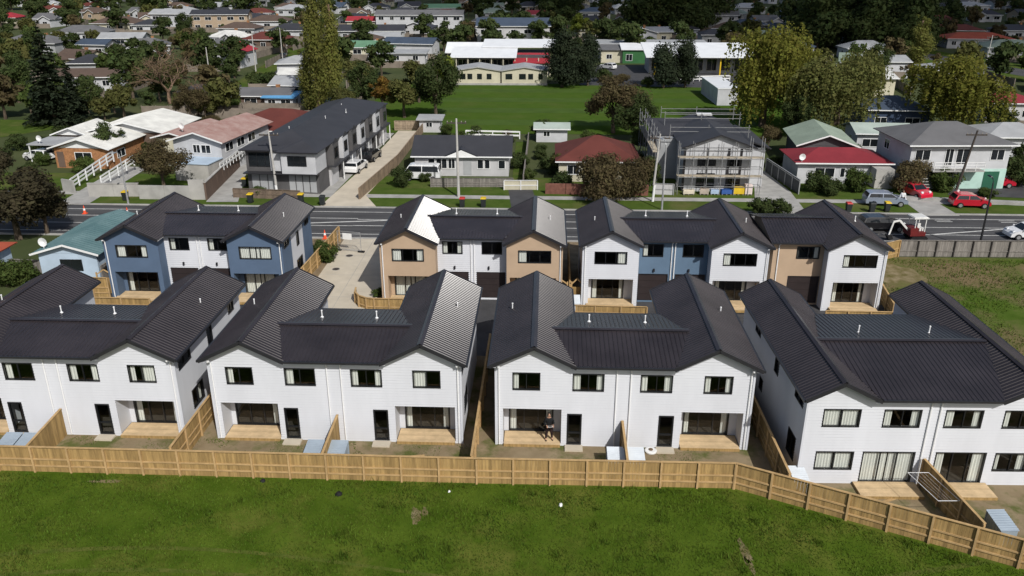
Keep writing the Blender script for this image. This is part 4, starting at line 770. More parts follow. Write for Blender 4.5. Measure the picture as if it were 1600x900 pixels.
# bins, cones, barriers
BINB = mat('dark_bin', (0.02, 0.025, 0.025), 0.6, amp=0.2); YEL = mat('yellow_lid', (0.62, 0.42, 0.015), 0.5, amp=0.06); REDL = mat('red_lid', (0.45, 0.03, 0.02), 0.5, amp=0.06); ORG = mat('cone_orange', (0.75, 0.09, 0.03), 0.6, amp=0.06)
def bin_(label, x, y, lid, rz=0.0):
    T = thing('wheelie_bin', label, 'bin', (x, y, 0.03), rz, 'roadside wheelie bins'); b = MB()
    b.add([(-.22, -.24, .06), (.22, -.24, .06), (.22, .2, .06), (-.22, .2, .06), (-.29, -.33, .98), (.29, -.33, .98), (.29, .33, .98), (-.29, .33, .98)], [(0, 3, 2, 1), (4, 5, 6, 7), (0, 1, 5, 4), (1, 2, 6, 5), (2, 3, 7, 6), (3, 0, 4, 7)]); b.build('bin_body', BINB, T)
    b = MB(); b.add([(-.31, -.37, .985), (.31, -.37, .985), (.31, .36, .985), (-.31, .36, .985), (-.26, -.3, 1.07), (.26, -.3, 1.07), (.26, .3, 1.1), (-.26, .3, 1.1)], [(0, 3, 2, 1), (4, 5, 6, 7), (0, 1, 5, 4), (1, 2, 6, 5), (2, 3, 7, 6), (3, 0, 4, 7)]); b.build('bin_lid', lid, T)
    for s_ in (-1, 1): b = MB(); b.tube([(s_ * .2, .25, .11), (s_ * .26, .25, .11)], .11, 8); b.build('wheel', RUBBER, T)
    b = MB(); b.bar((-.24, .38, 1.0), (.24, .38, 1.0), .035); b.build('handle', BINB, T)
bin_('yellow-lidded bin at the pale wall beside the ramp', -46.9, 88.2, YEL); bin_('yellow-lidded bin before the long unit row fence', -32.6, 87.8, YEL); bin_('yellow-lidded bin behind the blue block roof at the driveway', -27.0, 88.0, YEL)
bin_('dark-lidded bin at the mouth of the long driveway', -24.4, 87.2, BINB); bin_('red-lidded bin on the cottage verge', -9.0, 87.1, REDL); bin_('yellow-lidded bin on the cottage verge', -6.7, 87.2, YEL)
bin_('red-lidded bin on the verge near the silver-blue wagon', 32.4, 86.9, REDL); bin_('dark bin between the red-lidded bin and the silver-blue wagon', 34.9, 87.0, BINB); bin_('yellow-lidded bin in front of the silver-blue wagon', 36.6, 87.3, YEL); bin_('yellow-lidded bin beside the timber steps of the long unit row', *G(383, 292)[:2], YEL)
def cone_(label, x, y):
    T = thing('traffic_cone', label, 'cone', (x, y, 0.004), 0, 'traffic cones along the road'); b = MB(); b.box(-.22, .22, -.22, .22, 0, .06); b.build('base', ORG, T)
    b = MB(); b.lathe([(.17, .06), (.115, .38)], (0, 0, 0), 10); b.build('lower_cone', ORG, T); b = MB(); b.lathe([(.118, .38), (.078, .6)], (0, 0, 0), 10); b.build('white_band', WHITEPAINT, T); b = MB(); b.lathe([(.076, .6), (.03, .9)], (0, 0, 0), 10); b.build('tip', ORG, T)
cone_('traffic cone on the road nearest the big dark tree', -48.9, 83.1); cone_('traffic cone on the road beside the blue block roof', -44.0, 82.6); cone_('traffic cone at the mouth of the concrete driveway', -21.3, 75.95)
T = thing('temporary_fence', 'temporary wire fence panel with white sign standing on the concrete driveway', 'barrier', (-19.2, 72.6, 0.03), R(-12))
for a, c in (((0, 0, 0), (0, 0, 1.9)), ((2.3, 0, 0), (2.3, 0, 1.9)), ((0, 0, 1.9), (2.3, 0, 1.9)), ((0, 0, .15), (2.3, 0, .15))): b = MB(); b.bar(a, c, .045); b.build('frame_tube', STEEL, T)
b = MB()
for i in range(1, 16): b.bar((2.3 * i / 16, 0, .15), (2.3 * i / 16, 0, 1.9), .008)
for i in range(1, 10): b.bar((0, 0, .15 + 1.75 * i / 10), (2.3, 0, .15 + 1.75 * i / 10), .008)
tag(b.build('wire_mesh', STEEL, T), kind='stuff')
for x in (0, 2.3): b = MB(); b.box(x - .3, x + .3, -.14, .14, 0, .13); b.build('foot_block', RUBBER, T)
b = MB(); b.box(.55, 1.45, -.05, -.02, 1.15, 1.75); b.build('sign_board', WHITEPAINT, T)
for i, (px, py, l) in enumerate(((546, 400, 'round iron manhole cover nearest the temporary fence'), (525, 421, 'round iron manhole cover in the middle of the concrete driveway'))):
    T = thing('manhole_cover', l, 'manhole', (*G(px, py)[:2], 0.034), 0); b = MB(); b.lathe([(.36, 0), (.36, .006)], (0, 0, 0), 18); b.build('ring', CONCG, T); b = MB(); b.lathe([(.30, .006), (.30, .012)], (0, 0, 0), 18); b.build('lid', mat('iron', (0.05, 0.04, 0.035), 0.7), T)
person('person in a white top standing beside the silver-blue wagon', (*G(1408, 322)[:2], 0.04), R(-20), WHITEPAINT, JACKET)
# ------------------------------------------------------------ older houses beyond the road, the school and the far suburb
def cmat(name, c, r=0.75, **k): return mat(name, c, r, 0.3, amp=k.pop('amp', 0.10), scale=k.pop('scale', 0.5), detail=6, **k)
ROOFM = {'white': cmat('white_steel_roof', (0.60, 0.60, 0.57), .6, amp=.14), 'bright': cmat('bright_white_roof', (0.74, 0.76, 0.78), .5, amp=.05), 'pink': cmat('faded_pink_roof', (0.28, 0.165, 0.145), .8, col2=(0.36, 0.26, 0.235), scale=.8), 'redbrown': cmat('redbrown_tile_roof', (0.115, 0.032, 0.025), .85),
  'dark': cmat('dark_grey_roof', (0.042, 0.043, 0.050), .6), 'grey': cmat('mid_grey_roof', (0.13, 0.13, 0.135), .8), 'lgrey': cmat('light_grey_roof', (0.34, 0.35, 0.36), .7), 'red': cmat('red_painted_roof', (0.22, 0.028, 0.036), .6), 'bred': cmat('bright_red_roof', (0.33, 0.03, 0.04), .6), 'sage': cmat('sage_roof', (0.20, 0.25, 0.205), .7),
  'green': cmat('green_roof', (0.12, 0.24, 0.15), .7), 'teal': cmat('teal_steel_roof', (0.075, 0.145, 0.155), .55, col2=(0.125, 0.205, 0.215)), 'blue': cmat('blue_grey_roof', (0.055, 0.075, 0.11), .6), 'brown': cmat('brown_roof', (0.10, 0.07, 0.055), .85), 'mint': cmat('pale_green_grey_roof', (0.36, 0.42, 0.38), .7), 'sky': cmat('sky_blue_roof', (0.12, 0.34, 0.60), .6), 'orange': cmat('orange_red_roof', (0.34, 0.075, 0.04), .75)}
WALLM = {'white': cmat('house_white', (0.47, 0.48, 0.50)), 'cream': cmat('house_cream', (0.50, 0.47, 0.36)), 'grey': cmat('house_grey', (0.33, 0.34, 0.35)), 'lblue': cmat('house_pale_blue', (0.42, 0.52, 0.63)), 'brick': cmat('brick_wall', (0.34, 0.165, 0.075), .9, amp=.25, scale=4), 'dgrey': cmat('house_charcoal', (0.075, 0.075, 0.08)), 'tan': cmat('house_tan', (0.36, 0.28, 0.20)), 'mint': cmat('house_mint', (0.42, 0.60, 0.54)), 'navy': cmat('house_navy', (0.035, 0.055, 0.10)), 'brown': cmat('house_brown', (0.13, 0.09, 0.07)), 'pgrey': cmat('house_pale_grey', (0.46, 0.46, 0.47)), 'dteal': cmat('house_dark_teal', (0.045, 0.095, 0.12))}
XV, YV = Vector((1, 0, 0)), Vector((0, 1, 0))
OCC = []; NAMED = []; MID = []
def hwin(T, O, U, N, s0, s1, z0, z1, fm=None, panes=2, name='window'):
    O, U, N = Vector(O), Vector(U), Vector(N); f = MB(); t = .07; fm = fm or WHITEPAINT
    bx = lambda a, b_, za, zb, n1: f.obox(O + U * a + Z * za - N * .05, U * (b_ - a), N * (.05 + n1), Z * (zb - za))
    bx(s0, s1, z0, z0 + t, .06); bx(s0, s1, z1 - t, z1, .05); bx(s0, s0 + t, z0 + t, z1 - t, .05); bx(s1 - t, s1, z0 + t, z1 - t, .05)
    for i in range(1, panes): c = s0 + (s1 - s0) * i / panes; bx(c - t * .4, c + t * .4, z0 + t, z1 - t, .045)
    w = f.build(name, fm, T); g = MB(); q = lambda s, z: O + U * s + Z * z + N * .02; g.quad(q(s0 + t * .5, z0 + t * .5), q(s1 - t * .5, z0 + t * .5), q(s1 - t * .5, z1 - t * .5), q(s0 + t * .5, z1 - t * .5)); g.build('pane', DGLASS, w); return w
def face(w, d, f):
    return {'F': ((-w / 2, -d / 2, 0), XV, -YV), 'B': ((w / 2, d / 2, 0), -XV, YV), 'R': ((w / 2, -d / 2, 0), YV, XV), 'L': ((-w / 2, d / 2, 0), -YV, -XV)}[f]
def roof_on(T, w, d, h, kind, rise, ov, rm, ribs=False, cx=0, cy=0, wallm=None, trim=None):
    x0, x1, y0, y1 = cx - w / 2 - ov, cx + w / 2 + ov, cy - d / 2 - ov, cy + d / 2 + ov; zt = h + rise; trim = trim or WHITEPAINT
    def sl(e0, e1, r1, r0):
        if ribs and (Vector(r1) - Vector(r0)).length > .1 and abs((Vector(r1) - Vector(r0)).length - (Vector(e1) - Vector(e0)).length) < .01: slope(T, e0, e1, r0, r1, rm, .4); return
        n = (Vector(e1) - Vector(e0)).cross(Vector(r0) - Vector(e0)).normalized(); n = n if n.z > 0 else -n; pts = [e0, e1, r1, r0] if (Vector(r1) - Vector(r0)).length > .05 else [e0, e1, r0]
        k = len(pts); b = MB(); b.add([tuple(p) for p in pts] + [tuple(Vector(p) - n * .1) for p in pts], [tuple(range(k)), tuple(range(2 * k - 1, k - 1, -1))] + [(i, k + i, k + (i + 1) % k, (i + 1) % k) for i in range(k)]); b.build('roof_slope', rm, T)
    if kind == 'gx':
        sl((x0, y0, h), (x1, y0, h), (x1, cy, zt), (x0, cy, zt)); sl((x1, y1, h), (x0, y1, h), (x0, cy, zt), (x1, cy, zt))
        if wallm:
            for xx in (cx - w / 2, cx + w / 2): b = MB(); b.poly([(xx, cy - d / 2, h - .03), (xx, cy + d / 2, h - .03), (xx, cy, zt - .12)]); b.build('gable', wallm, T)
    elif kind == 'gy':
        sl((x0, y1, h), (x0, y0, h), (cx, y0, zt), (cx, y1, zt)); sl((x1, y0, h), (x1, y1, h), (cx, y1, zt), (cx, y0, zt))
        for yy in (cy - d / 2,):
            if wallm: b = MB(); b.poly([(cx - w / 2, yy, h - .03), (cx + w / 2, yy, h - .03), (cx, yy, zt - .12)]); b.build('gable', wallm, T)
        for ex in (x0, x1): b = MB(); b.bar((ex, y0 - .03, h - .02), (cx, y0 - .03, zt - .02), .05, .16); b.build('barge_board', trim, T)
    elif kind == 'hip':
        m_ = min(x1 - x0, y1 - y0) / 2 * .98
        if x1 - x0 >= y1 - y0: ra, rb = (x0 + m_, cy, zt), (x1 - m_, cy, zt); sl((x0, y0, h), (x1, y0, h), rb, ra); sl((x1, y1, h), (x0, y1, h), ra, rb); sl((x0, y1, h), (x0, y0, h), ra, ra); sl((x1, y0, h), (x1, y1, h), rb, rb)
        else: ra, rb = (cx, y0 + m_, zt), (cx, y1 - m_, zt); sl((x0, y1, h), (x0, y0, h), ra, rb); sl((x1, y0, h), (x1, y1, h), rb, ra); sl((x0, y0, h), (x1, y0, h), ra, ra); sl((x1, y1, h), (x0, y1, h), rb, rb)
    elif kind == 'flat':
        b = MB(); b.add([(x0, y0, h), (x1, y0, h), (x1, y1, h + rise), (x0, y1, h + rise), (x0, y0, h + .18), (x1, y0, h + .18), (x1, y1, h + rise + .18), (x0, y1, h + rise + .18)], [(0, 3, 2, 1), (4, 5, 6, 7), (0, 1, 5, 4), (1, 2, 6, 5), (2, 3, 7, 6), (3, 0, 4, 7)]); b.build('roof_slope', rm, T)
    if kind in ('gx', 'hip'): b = MB(); b.bar((x0, y0 - .06, h - .06), (x1, y0 - .06, h - .06), .1, .14); b.build('gutter', trim, T)
def house(label, x, y, w, d, h, roof, rise, rm, wm, wins='auto', rz=0.0, ov=.45, ribs=False, name='house', cat='house', group=None, fm=None, chimney=None, trim=None, z=0.0):
    """x, y: middle of the front wall on the ground"""
    T = thing(name, label, cat, (x, y, z), rz, group); wm = WALLM.get(wm, wm); rm = ROOFM.get(rm, rm)
    if y < 170: MID.append((x, y + d / 2, label)); OCC.append((x, y + d / 2, max(w, d) * .55))
    cy = d / 2; b = MB(); b.box(-w / 2, w / 2, 0, d, -.05, h); b.build('wall', wm, T); roof_on(T, w, d, h, roof, rise, ov, rm, ribs, 0, cy, wm, trim)
    if wins == 'auto':
        wins = []; st = 2 if h > 4.5 else 1
        for s_ in range(st):
            zb = .9 + s_ * 2.6; k = max(2, int(w / 3.6))
            for i in range(k): c = w * (i + .5) / k; ww = random.choice((.7, .9, 1.1)); wins.append(('F', c - ww, c + ww, zb, zb + 1.15))
            for f in ('R', 'L'):
                k = max(1, int(d / 4.5))
                for i in range(k): c = d * (i + .5) / k; wins.append((f, c - .6, c + .6, zb, zb + 1.1))
    for wn_ in wins:
        f, s0, s1, z0, z1 = wn_[:5]; O, U, N = face(w, d, f); O = (O[0], O[1] + cy, 0)
        if len(wn_) > 5 and wn_[5] == 'door': b = MB(); O = Vector(O); b.obox(O + U * s0 + Z * z0 - N * .02, U * (s1 - s0), N * .06, Z * (z1 - z0)); b.build('door', wn_[6] if len(wn_) > 6 else WALLM['brown'], T)
        else: hwin(T, O, U, N, s0, s1, z0, z1, fm, 2 if s1 - s0 > .9 else 1)
    if chimney:
        b = MB(); cx_, cy_, ch = chimney; b.box(cx_ - .3, cx_ + .3, cy_ - .3, cy_ + .3, h, ch); b.box(cx_ - .36, cx_ + .36, cy_ - .36, cy_ + .36, ch, ch + .12); b.build('chimney', WALLM['brick'] if rm is not ROOFM['red'] else WALLM['cream'], T)
    return T
def dish(par, x, y, z):
    b = MB(); b.tube([(x, y, z - .6), (x, y, z)], .03, 5); n = 12; b.add([(x, y + .08, z + .1)] + [(x + .38 * math.cos(2 * math.pi * i / n), y - .06, z + .1 + .4 * math.sin(2 * math.pi * i / n)) for i in range(n)], [(0, i + 1, (i + 1) % n + 1) for i in range(n)]); b.build('satellite_dish', WHITEPAINT, par)
# nearer old cottages left of the blue block
t = house('pale blue cottage with a teal corrugated roof beside the slate blue block', -39.85, 63.9, 4.9, 9.5, 2.55, 'gy', .85, 'teal', 'lblue', [('F', 1.75, 3.6, 1.0, 2.0), ('R', 2, 3.2, 1, 2)], rz=R(1), ribs=True, fm=FRAMED); dish(t, -2.2, 0.6, 3.2)
house('pale house with an orange-red roof cut by the left picture edge', -50.4, 57.2, 9.5, 8.2, 2.8, 'hip', 1.4, 'orange', 'lblue', [('R', 1, 2.6, .9, 2.0), ('R', 4, 5.4, .9, 2), ('F', 7, 8.6, .9, 2)])
fence('side_fence', 'dark weathered fence between the orange-roofed house and the teal cottage', [(-45.3, 64.5), (-42.6, 64.3)], 1.7, OLDWOOD, OLDWOOD)
fence('side_fence', 'weathered fence behind the teal cottage next to the slate blue block', [(-36.9, 63.5), (-36.7, 74)], 1.6, OLDWOOD, OLDWOOD, side=1)
# brick house with white roofs
t = house('brown brick house with white corrugated roofs and a front gable', -59.3, 102.6, 7.2, 9, 2.6, 'gy', 1.25, 'white', 'brick', [('F', 2.7, 5.0, .8, 2.1), ('F', .3, 1.2, .1, 2.1, 'door'), ('R', 2, 4, .9, 2)], rz=R(-3), ribs=True, ov=.55)
b = MB(); b.poly([(-3.0, -.02, 2.62), (3.0, -.02, 2.62), (0, -.02, 3.68)]); b.build('gable', WHITEPAINT, t)
b = MB(); b.box(-4.0, 6.6, 9, 19.5, 0, 2.9); b.build('wall', WALLM['brown'], t); roof_on(t, 10.6, 10.5, 2.9, 'gy', 1.35, .5, ROOFM['white'], True, 1.3, 14.2, WALLM['white'])
b = MB(); b.box(-8.5, -3.7, 8.5, 14, 0, 2.6); b.build('wall', WALLM['brick'], t); roof_on(t, 4.8, 6.5, 2.6, 'gy', 1.0, .4, ROOFM['white'], True, -6.0, 11, WHITEPAINT)
b = MB(); b.box(-9.0, -3.4, 2.5, 7.5, 2.25, 2.4); b.build('carport_roof', ROOFM['lgrey'], t)
for x, y in ((-8.8, 2.7), (-8.8, 7.3)): b = MB(); b.box(x - .06, x + .06, y - .06, y + .06, 0, 2.25); b.build('carport_post', WHITEPAINT, t)
dish(t, -7.4, 3.0, 3.0)
# white ramp rails and pale walls
def rails(label, pts, h, n_r, bay, m, name='rail_fence', z0=None, thick=.07):
    T = thing(name, label, 'fence', (*pts[0][:2], 0)); p0 = Vector((*pts[0][:2], 0))
    for a, b_ in zip(pts, pts[1:]):
        a = Vector(a) - p0; b_ = Vector(b_) - p0; L = (b_ - a).length; k = max(1, round(L / bay))
        for i in range(k + 1): q = a.lerp(b_, i / k); b = MB(); b.box(q.x - thick, q.x + thick, q.y - thick, q.y + thick, q.z - .1, q.z + h); b.build('post', m, T)
        for r_ in range(n_r): zz = h * (r_ + 1) / n_r - .06; b = MB(); b.bar(a + Z * zz, b_ + Z * zz, .05, h / n_r * .42); b.build('rail', m, T)
    return T
rails('white rail fence along the left side of the sloping ramp', [(*G(113, 298)[:2], 0.1), (*G(180, 262)[:2], .9)], 1.3, 3, 2.0, WHITEPAINT); rails('white rail fence along the right side of the sloping ramp', [(*G(160, 292)[:2], 0.1), (*G(212, 268)[:2], .9)], 1.2, 3, 2.0, WHITEPAINT)
def wall_(label, pts, h, m, th=.2, name='garden_wall', cap=None):
    T = thing(name, label, 'wall', (*pts[0][:2], 0)); p0 = Vector((*pts[0][:2], 0))
    for a, b_ in zip(pts, pts[1:]):
        a = Vector((*a[:2], 0)) - p0; b_ = Vector((*b_[:2], 0)) - p0; k = max(1, round((b_ - a).length / 2.4))
        for i in range(k): q0, q1 = a.lerp(b_, i / k), a.lerp(b_, (i + 1) / k - .004); b = MB(); b.bar(q0 + Z * h / 2, q1 + Z * h / 2, th, h); b.build('wall_panel', m, T)
        if cap: b = MB(); b.bar(a + Z * (h + .04), b_ + Z * (h + .04), th + .1, .07); b.build('coping', cap, T)
    return T
PALEW = cmat('pale_render_wall', (0.38, 0.37, 0.35), .9, amp=.16)
wall_('pale rendered wall beside the street lamp and ramp', [G(140, 307), G(219, 307)], 1.5, PALEW, cap=PALEW); wall_('grey wall at the foot of the ramp', [G(100, 299), G(118, 302)], 1.5, CONCG)
wall_('dark shaded wall under the round brown tree', [G(219, 311), G(300, 312)], 1.6, CONCG); wall_('tall pale block wall at the corner of the pink-roofed house', [G(298, 312), G(323, 312)], 2.3, PALEW)
wall_('long retaining wall below the pink-roofed house', [G(323, 313), G(385, 250)], 2.0, WALLM['brown'], cap=PALEW)
rails('white balustrade beside the pink-roofed house', [(*G(345, 268, 1.6)[:2], 1.6), (*G(400, 228, 1.6)[:2], 1.6)], 1.0, 2, 1.2, WHITEPAINT, thick=.04)
t = house('raised house with faded pink corrugated roof beside the round brown tree', -43.2, 100.5, 6.4, 13, 4.1, 'gy', 1.15, 'pink', 'white', [('F', 2.6, 3.6, 2.6, 3.7), ('F', 3.7, 5.0, 2.6, 3.7), ('R', 1, 3, 2.6, 3.7), ('R', 4, 6, 2.6, 3.7), ('R', 7, 9, 2.6, 3.7)], rz=R(-8), ribs=True, ov=.6)
b = MB(); b.box(-7.5, -3.2, 3, 12.5, 0, 3.7); b.build('wall', WALLM['cream'], t); roof_on(t, 4.6, 9.5, 3.7, 'gy', .7, .45, ROOFM['pink'], True, -5.2, 7.7, WALLM['brown']); dish(t, -4.2, 4.0, 5.0)
b = MB(); b.box(-1.2, 3.2, -3.6, 0, 0, 2.1); b.build('terrace_block', PALEW, t); b = MB(); b.box(-1.3, 3.3, -3.7, -.05, 2.1, 2.2); b.build('terrace_floor', WALLM['lblue'], t)
house('large house with dark red-brown hipped roof behind the pink-roofed house', -38.6, 113.5, 13.5, 10.5, 2.9, 'hip', 2.1, 'redbrown', 'cream', rz=R(-6))
# long row of two-storey units
T = thing('unit_row', 'long two-storey unit row with dark roof, white and charcoal walls', 'building', (-30.0, 91.9, 0), R(-3.6)); w_, d_ = 8.4, 31.0
CLADD = mat('charcoal_cladding', (0.085, 0.083, 0.085), .8, amp=.12, scale=1.0)
b = MB(); b.box(-w_ / 2, w_ / 2, 0, d_, 0, 5.1); b.build('wall', CLADD, T); roof_on(T, w_, d_, 5.1, 'hip', 1.5, .5, ROOFM['dark'], False, 0, d_ / 2, None, TRIMD)
b = MB(); b.box(0.3, 4.3, -.9, 2.8, 2.55, 5.05); b.build('white_bay', WALLM['white'], T); roof_on(T, 4.2, 5.6, 5.1, 'hip', .9, .35, ROOFM['dark'], False, 2.3, 1.9, None, TRIMD)
hwin(T, (0.3, -.9, 0), XV, -YV, .75, 2.95, 3.45, 4.6, FRAMED, 3); hwin(T, (-4.2, 0, 0), XV, -YV, .35, 3.3, 3.1, 4.7, FRAMED, 3)
b = MB(); b.box(-1.2, .3, -.35, 0, 2.7, 5.0); b.build('white_bay', WALLM['white'], T)
b = MB(); b.box(-4.3, 4.4, -1.0, 0, 2.42, 2.54); b.build('storey_band', TRIMD, T)
for s0, s1, k in ((.5, 3.4, 3), (4.9, 8.2, 4)):
    for i in range(k): a = s0 + (s1 - s0) * i / k; b = MB(); b.box(-4.2 + a, -4.2 + a + (s1 - s0) / k - .12, -.06, 0, .2, 2.35); b.build('grey_panel', WALLM['grey'], T)
for i in range(7):
    y0 = 3.6 + i * 3.9; mm = WALLM['white'] if i % 2 else CLADD; m2 = CLADD if i % 2 else WALLM['white']
    b = MB(); b.box(4.2, 4.95, y0, y0 + 2.2, 2.5, 5.0); b.build('upper_bay', mm if i != 0 else CLADD, T); hwin(T, (4.95, y0, 0), YV, XV, .4, 1.7, 3.2, 4.5, FRAMED, 1)
    b = MB(); b.poly([(4.97, y0 - .2, 5.0), (4.97, y0 + 2.4, 5.0), (4.97, y0 + 1.1, 5.6)]); b.build('bay_gable', ROOFM['dark'], T); 
    b = MB(); b.box(4.2, 4.5, y0 + .1, y0 + 2.9, .05, 2.3); b.build('garage_door', m2 if i % 3 else WALLM['pgrey'], T); b = MB(); b.box(4.2, 5.2, y0 - .3, y0 + 3.4, 2.36, 2.5); b.build('porch_roof', ROOFM['dark'], T)
    b = MB(); b.box(5.0, 5.1, y0 + 3.2, y0 + 3.3, 0, 2.36); b.build('porch_post', WHITEPAINT, T)
b = MB(); b.box(4.2, 4.35, 27.6, 31, 0, 5.05); b.build('end_panel', WALLM['white'], T)
for x, y in ((-1.0, 6.0), (1.2, 13), (.6, 22), (2.4, 18)): vent(T, x, y, 6.1)
fence('front_fence', 'brown timber fence in front of the long unit row', [G(366, 309), G(470, 313)], 1.1, mat('brown_stained_timber', (0.16, 0.12, 0.09), .9, isl=.1, amp=.2), None, rails=(.5,))
fence('drive_fence', 'brown trellis fence along the right side of the long driveway', [(-20.8, 89.6), (-19.2, 106), (-18.9, 127)], 1.35, mat('trellis_timber', (0.23, 0.17, 0.115), .9, isl=.15, amp=.2), None, side=1, rails=(.3, .8))
fence('back_fence', 'pale timber fence closing the end of the long driveway', [(-23.5, 128.3), (-16.4, 128.6)], 1.5, mat('pale_timber', (0.30, 0.235, 0.17), .9, isl=.1, amp=.2), None)
# grey cottage
t = house('low grey cottage with dark roof and a small front gable behind the power pole', -10.35, 100.7, 11.6, 7.6, 2.55, 'gx', 1.75, 'dark', 'pgrey', [('F', 1.6, 2.5, .9, 2.2), ('F', 2.6, 4.0, .9, 2.2), ('F', 4.1, 5.0, .9, 2.2), ('F', 6.0, 7.0, .15, 2.3, 'door', WALLM['grey']), ('F', 7.7, 8.5, .9, 2.1), ('F', 8.6, 9.3, .9, 2.1), ('F', 10.3, 11.2, .9, 2.0)], rz=R(.8))
b = MB(); b.poly([(-2.0, -.52, 2.5), (2.0, -.52, 2.5), (0, -.52, 3.35)]); b.build('gable', WHITEPAINT, t)
b = MB(); b.quad((-2.2, -.55, 2.52), (0, -.55, 3.45), (0, 2.0, 3.45), (-2.2, -.2, 2.52)); b.quad((0, -.55, 3.45), (2.2, -.55, 2.52), (2.2, -.2, 2.52), (0, 2.0, 3.45)); b.build('porch_roof', ROOFM['dark'], t)
fence('front_fence', 'weathered fence in front of the grey cottage', [(-13.5, 95.2), (-3.8, 95.6)], 1.1, OLDWOOD, OLDWOOD); fence('front_gate', 'pale gate fence at the cottage driveway', [(-4.8, 94.3), (-.9, 94.5)], 1.15, WALLM['cream'], WHITEPAINT, rails=(.5,))
rails('white rail fence at the near edge of the sports field', [(*G(728, 215)[:2], 0), (*G(812, 217)[:2], 0)], 1.1, 2, 2.2, WHITEPAINT)
house('small pale garden shed with a light roof behind the dark red roofed house', *G(862, 222)[:2], 4.5, 3.2, 2.0, 'gx', .6, 'mint', 'white', [('F', 1, 2, .8, 1.6)], cat='shed', name='garden_shed'); house('small grey garden shed at the field edge beside the driveway end', *G(672, 207)[:2], 3.2, 2.5, 1.9, 'flat', .2, 'lgrey', 'pgrey', [('F', 1, 2, .8, 1.6)], cat='shed', name='garden_shed')
fence('side_fence', 'brown fence between the grey cottage lawn and the dark red roofed house', [G(818, 290), G(826, 222)], 1.4, OLDWOOD, OLDWOOD, side=1)
patch('cottage_lawn', [G(800, 285), G(818, 285), G(824, 222), G(806, 222)], .036, LAWN)
# dark red roofed house with brick wall
t = house('brick house with dark red hipped roof behind the big brown bush', 6.3, 98.4, 9.4, 9, 2.6, 'hip', 2.2, 'redbrown', 'cream', [('F', 5.6, 6.9, .9, 2.1), ('F', 7.2, 8.8, .9, 2.1), ('F', 1, 2.5, .9, 2.1)]); t['label'] = 'cream house with dark red hipped roof behind the big brown bush'
wall_('low red brick wall in front of the dark red roofed house', [G(852, 303), G(1013, 306)], 1.25, WALLM['brick'] if False else cmat('red_brick', (0.17, 0.075, 0.055), .9, amp=.2, scale=3), cap=None)
# scaffolded house
t = house('unfinished two-storey house with dark roofs wrapped in scaffolding', 19.7, 94.6, 7.6, 14, 5.2, 'gy', 1.5, 'dark', 'white', [('F', 1.5, 3.6, 3.0, 3.9), ('F', 4.9, 6.4, 3.0, 3.9), ('F', 1.5, 3.6, .5, 2.2), ('F', 4.9, 6.4, .4, 2.2)], fm=FRAMED, trim=TRIMD)
b = MB(); b.box(-6.2, -3.8, 6, 15.5, 0, 5.0); b.build('wall', WALLM['grey'], t); roof_on(t, 9.5, 8.5, 5.1, 'gx', 1.25, .4, ROOFM['dark'], False, -1.9, 11.6, WALLM['grey'], TRIMD); b = MB(); b.box(3.8, 5.9, 2.5, 12, 0, 4.7); b.build('wall', WALLM['white'], t); roof_on(t, 3.6, 10, 4.7, 'gy', .7, .3, ROOFM['dark'], False, 4.3, 7.2, None, TRIMD)
for x in (-3.8, -1.2, 1.2, 2.6): b = MB(); b.box(x - .13, x + .13, -.07, .0, .1, 5.1); b.build('dark_batten', TRIMD, t)
SCAF = mat('scaffold_tube', (0.25, 0.255, 0.26), .5, .4, metal=.3, amp=.15, scale=3)
T = thing('scaffolding', 'steel scaffolding with planks around the unfinished house', 'scaffolding', (19.7, 94.6, 0)); xs = [-4.6, -3.0, -1.4, .2, 1.8, 3.4, 4.7]
for yy in (-1.5, -.45):
    for x in xs: b = MB(); b.bar((x, yy, 0), (x, yy, 6.0 + (.6 if x > 3 else 0)), .06); b.build('standard', SCAF, T)
for zz in (1.0, 2.05, 3.1, 4.2, 5.2):
    for yy in (-1.5, -.45): b = MB(); b.bar((-4.7, yy, zz), (4.9, yy, zz), .055); b.build('ledger', SCAF, T)
    for x in xs[::2]: b = MB(); b.bar((x, -1.6, zz + .04), (x, -.35, zz + .04), .05); b.build('transom', SCAF, T)
PLK = mat('scaffold_plank', (0.38, 0.33, 0.25), .9, amp=.2, scale=2)
for zz in (2.12, 4.27):
    for i in range(3): b = MB(); b.box(-4.7, 4.9, -1.42 + i * .32, -1.14 + i * .32, zz, zz + .05); b.build('plank', PLK, T)
for sx in (-6.55, -7.25):
    for y in (2, 4.5, 7, 9.5, 12, 14.5, 17): b = MB(); b.bar((sx, y, 0), (sx, y, 6.6), .06); b.build('standard', SCAF, T)
    for zz in (2.1, 4.2, 5.3, 6.2): b = MB(); b.bar((sx, 1.5, zz), (sx, 17.2, zz), .05); b.build('ledger', SCAF, T)
b = MB(); b.box(-7.25, -6.55, 1.5, 17.2, 4.25, 4.3); b.build('plank', PLK, T)
for y0, zz in ((4.4, 6.4), (9.6, 7.0), (13.4, 7.0)):
    for dz in (0, .5): b = MB(); b.bar((-5.0, y0, zz + dz - .3), (4.4, y0, zz + dz - .3), .06); b.build('guard_rail', SCAF, T)
    for x in (-5, -.5, 4.2): b = MB(); b.bar((x, y0, zz - 1.2), (x, y0, zz + .5), .06); b.build('guard_post', SCAF, T)
b = MB(); b.box(-.6, 1.3, 12.2, 13.2, 6.6, 6.75); b.build('loading_deck', WHITEPAINT, T)
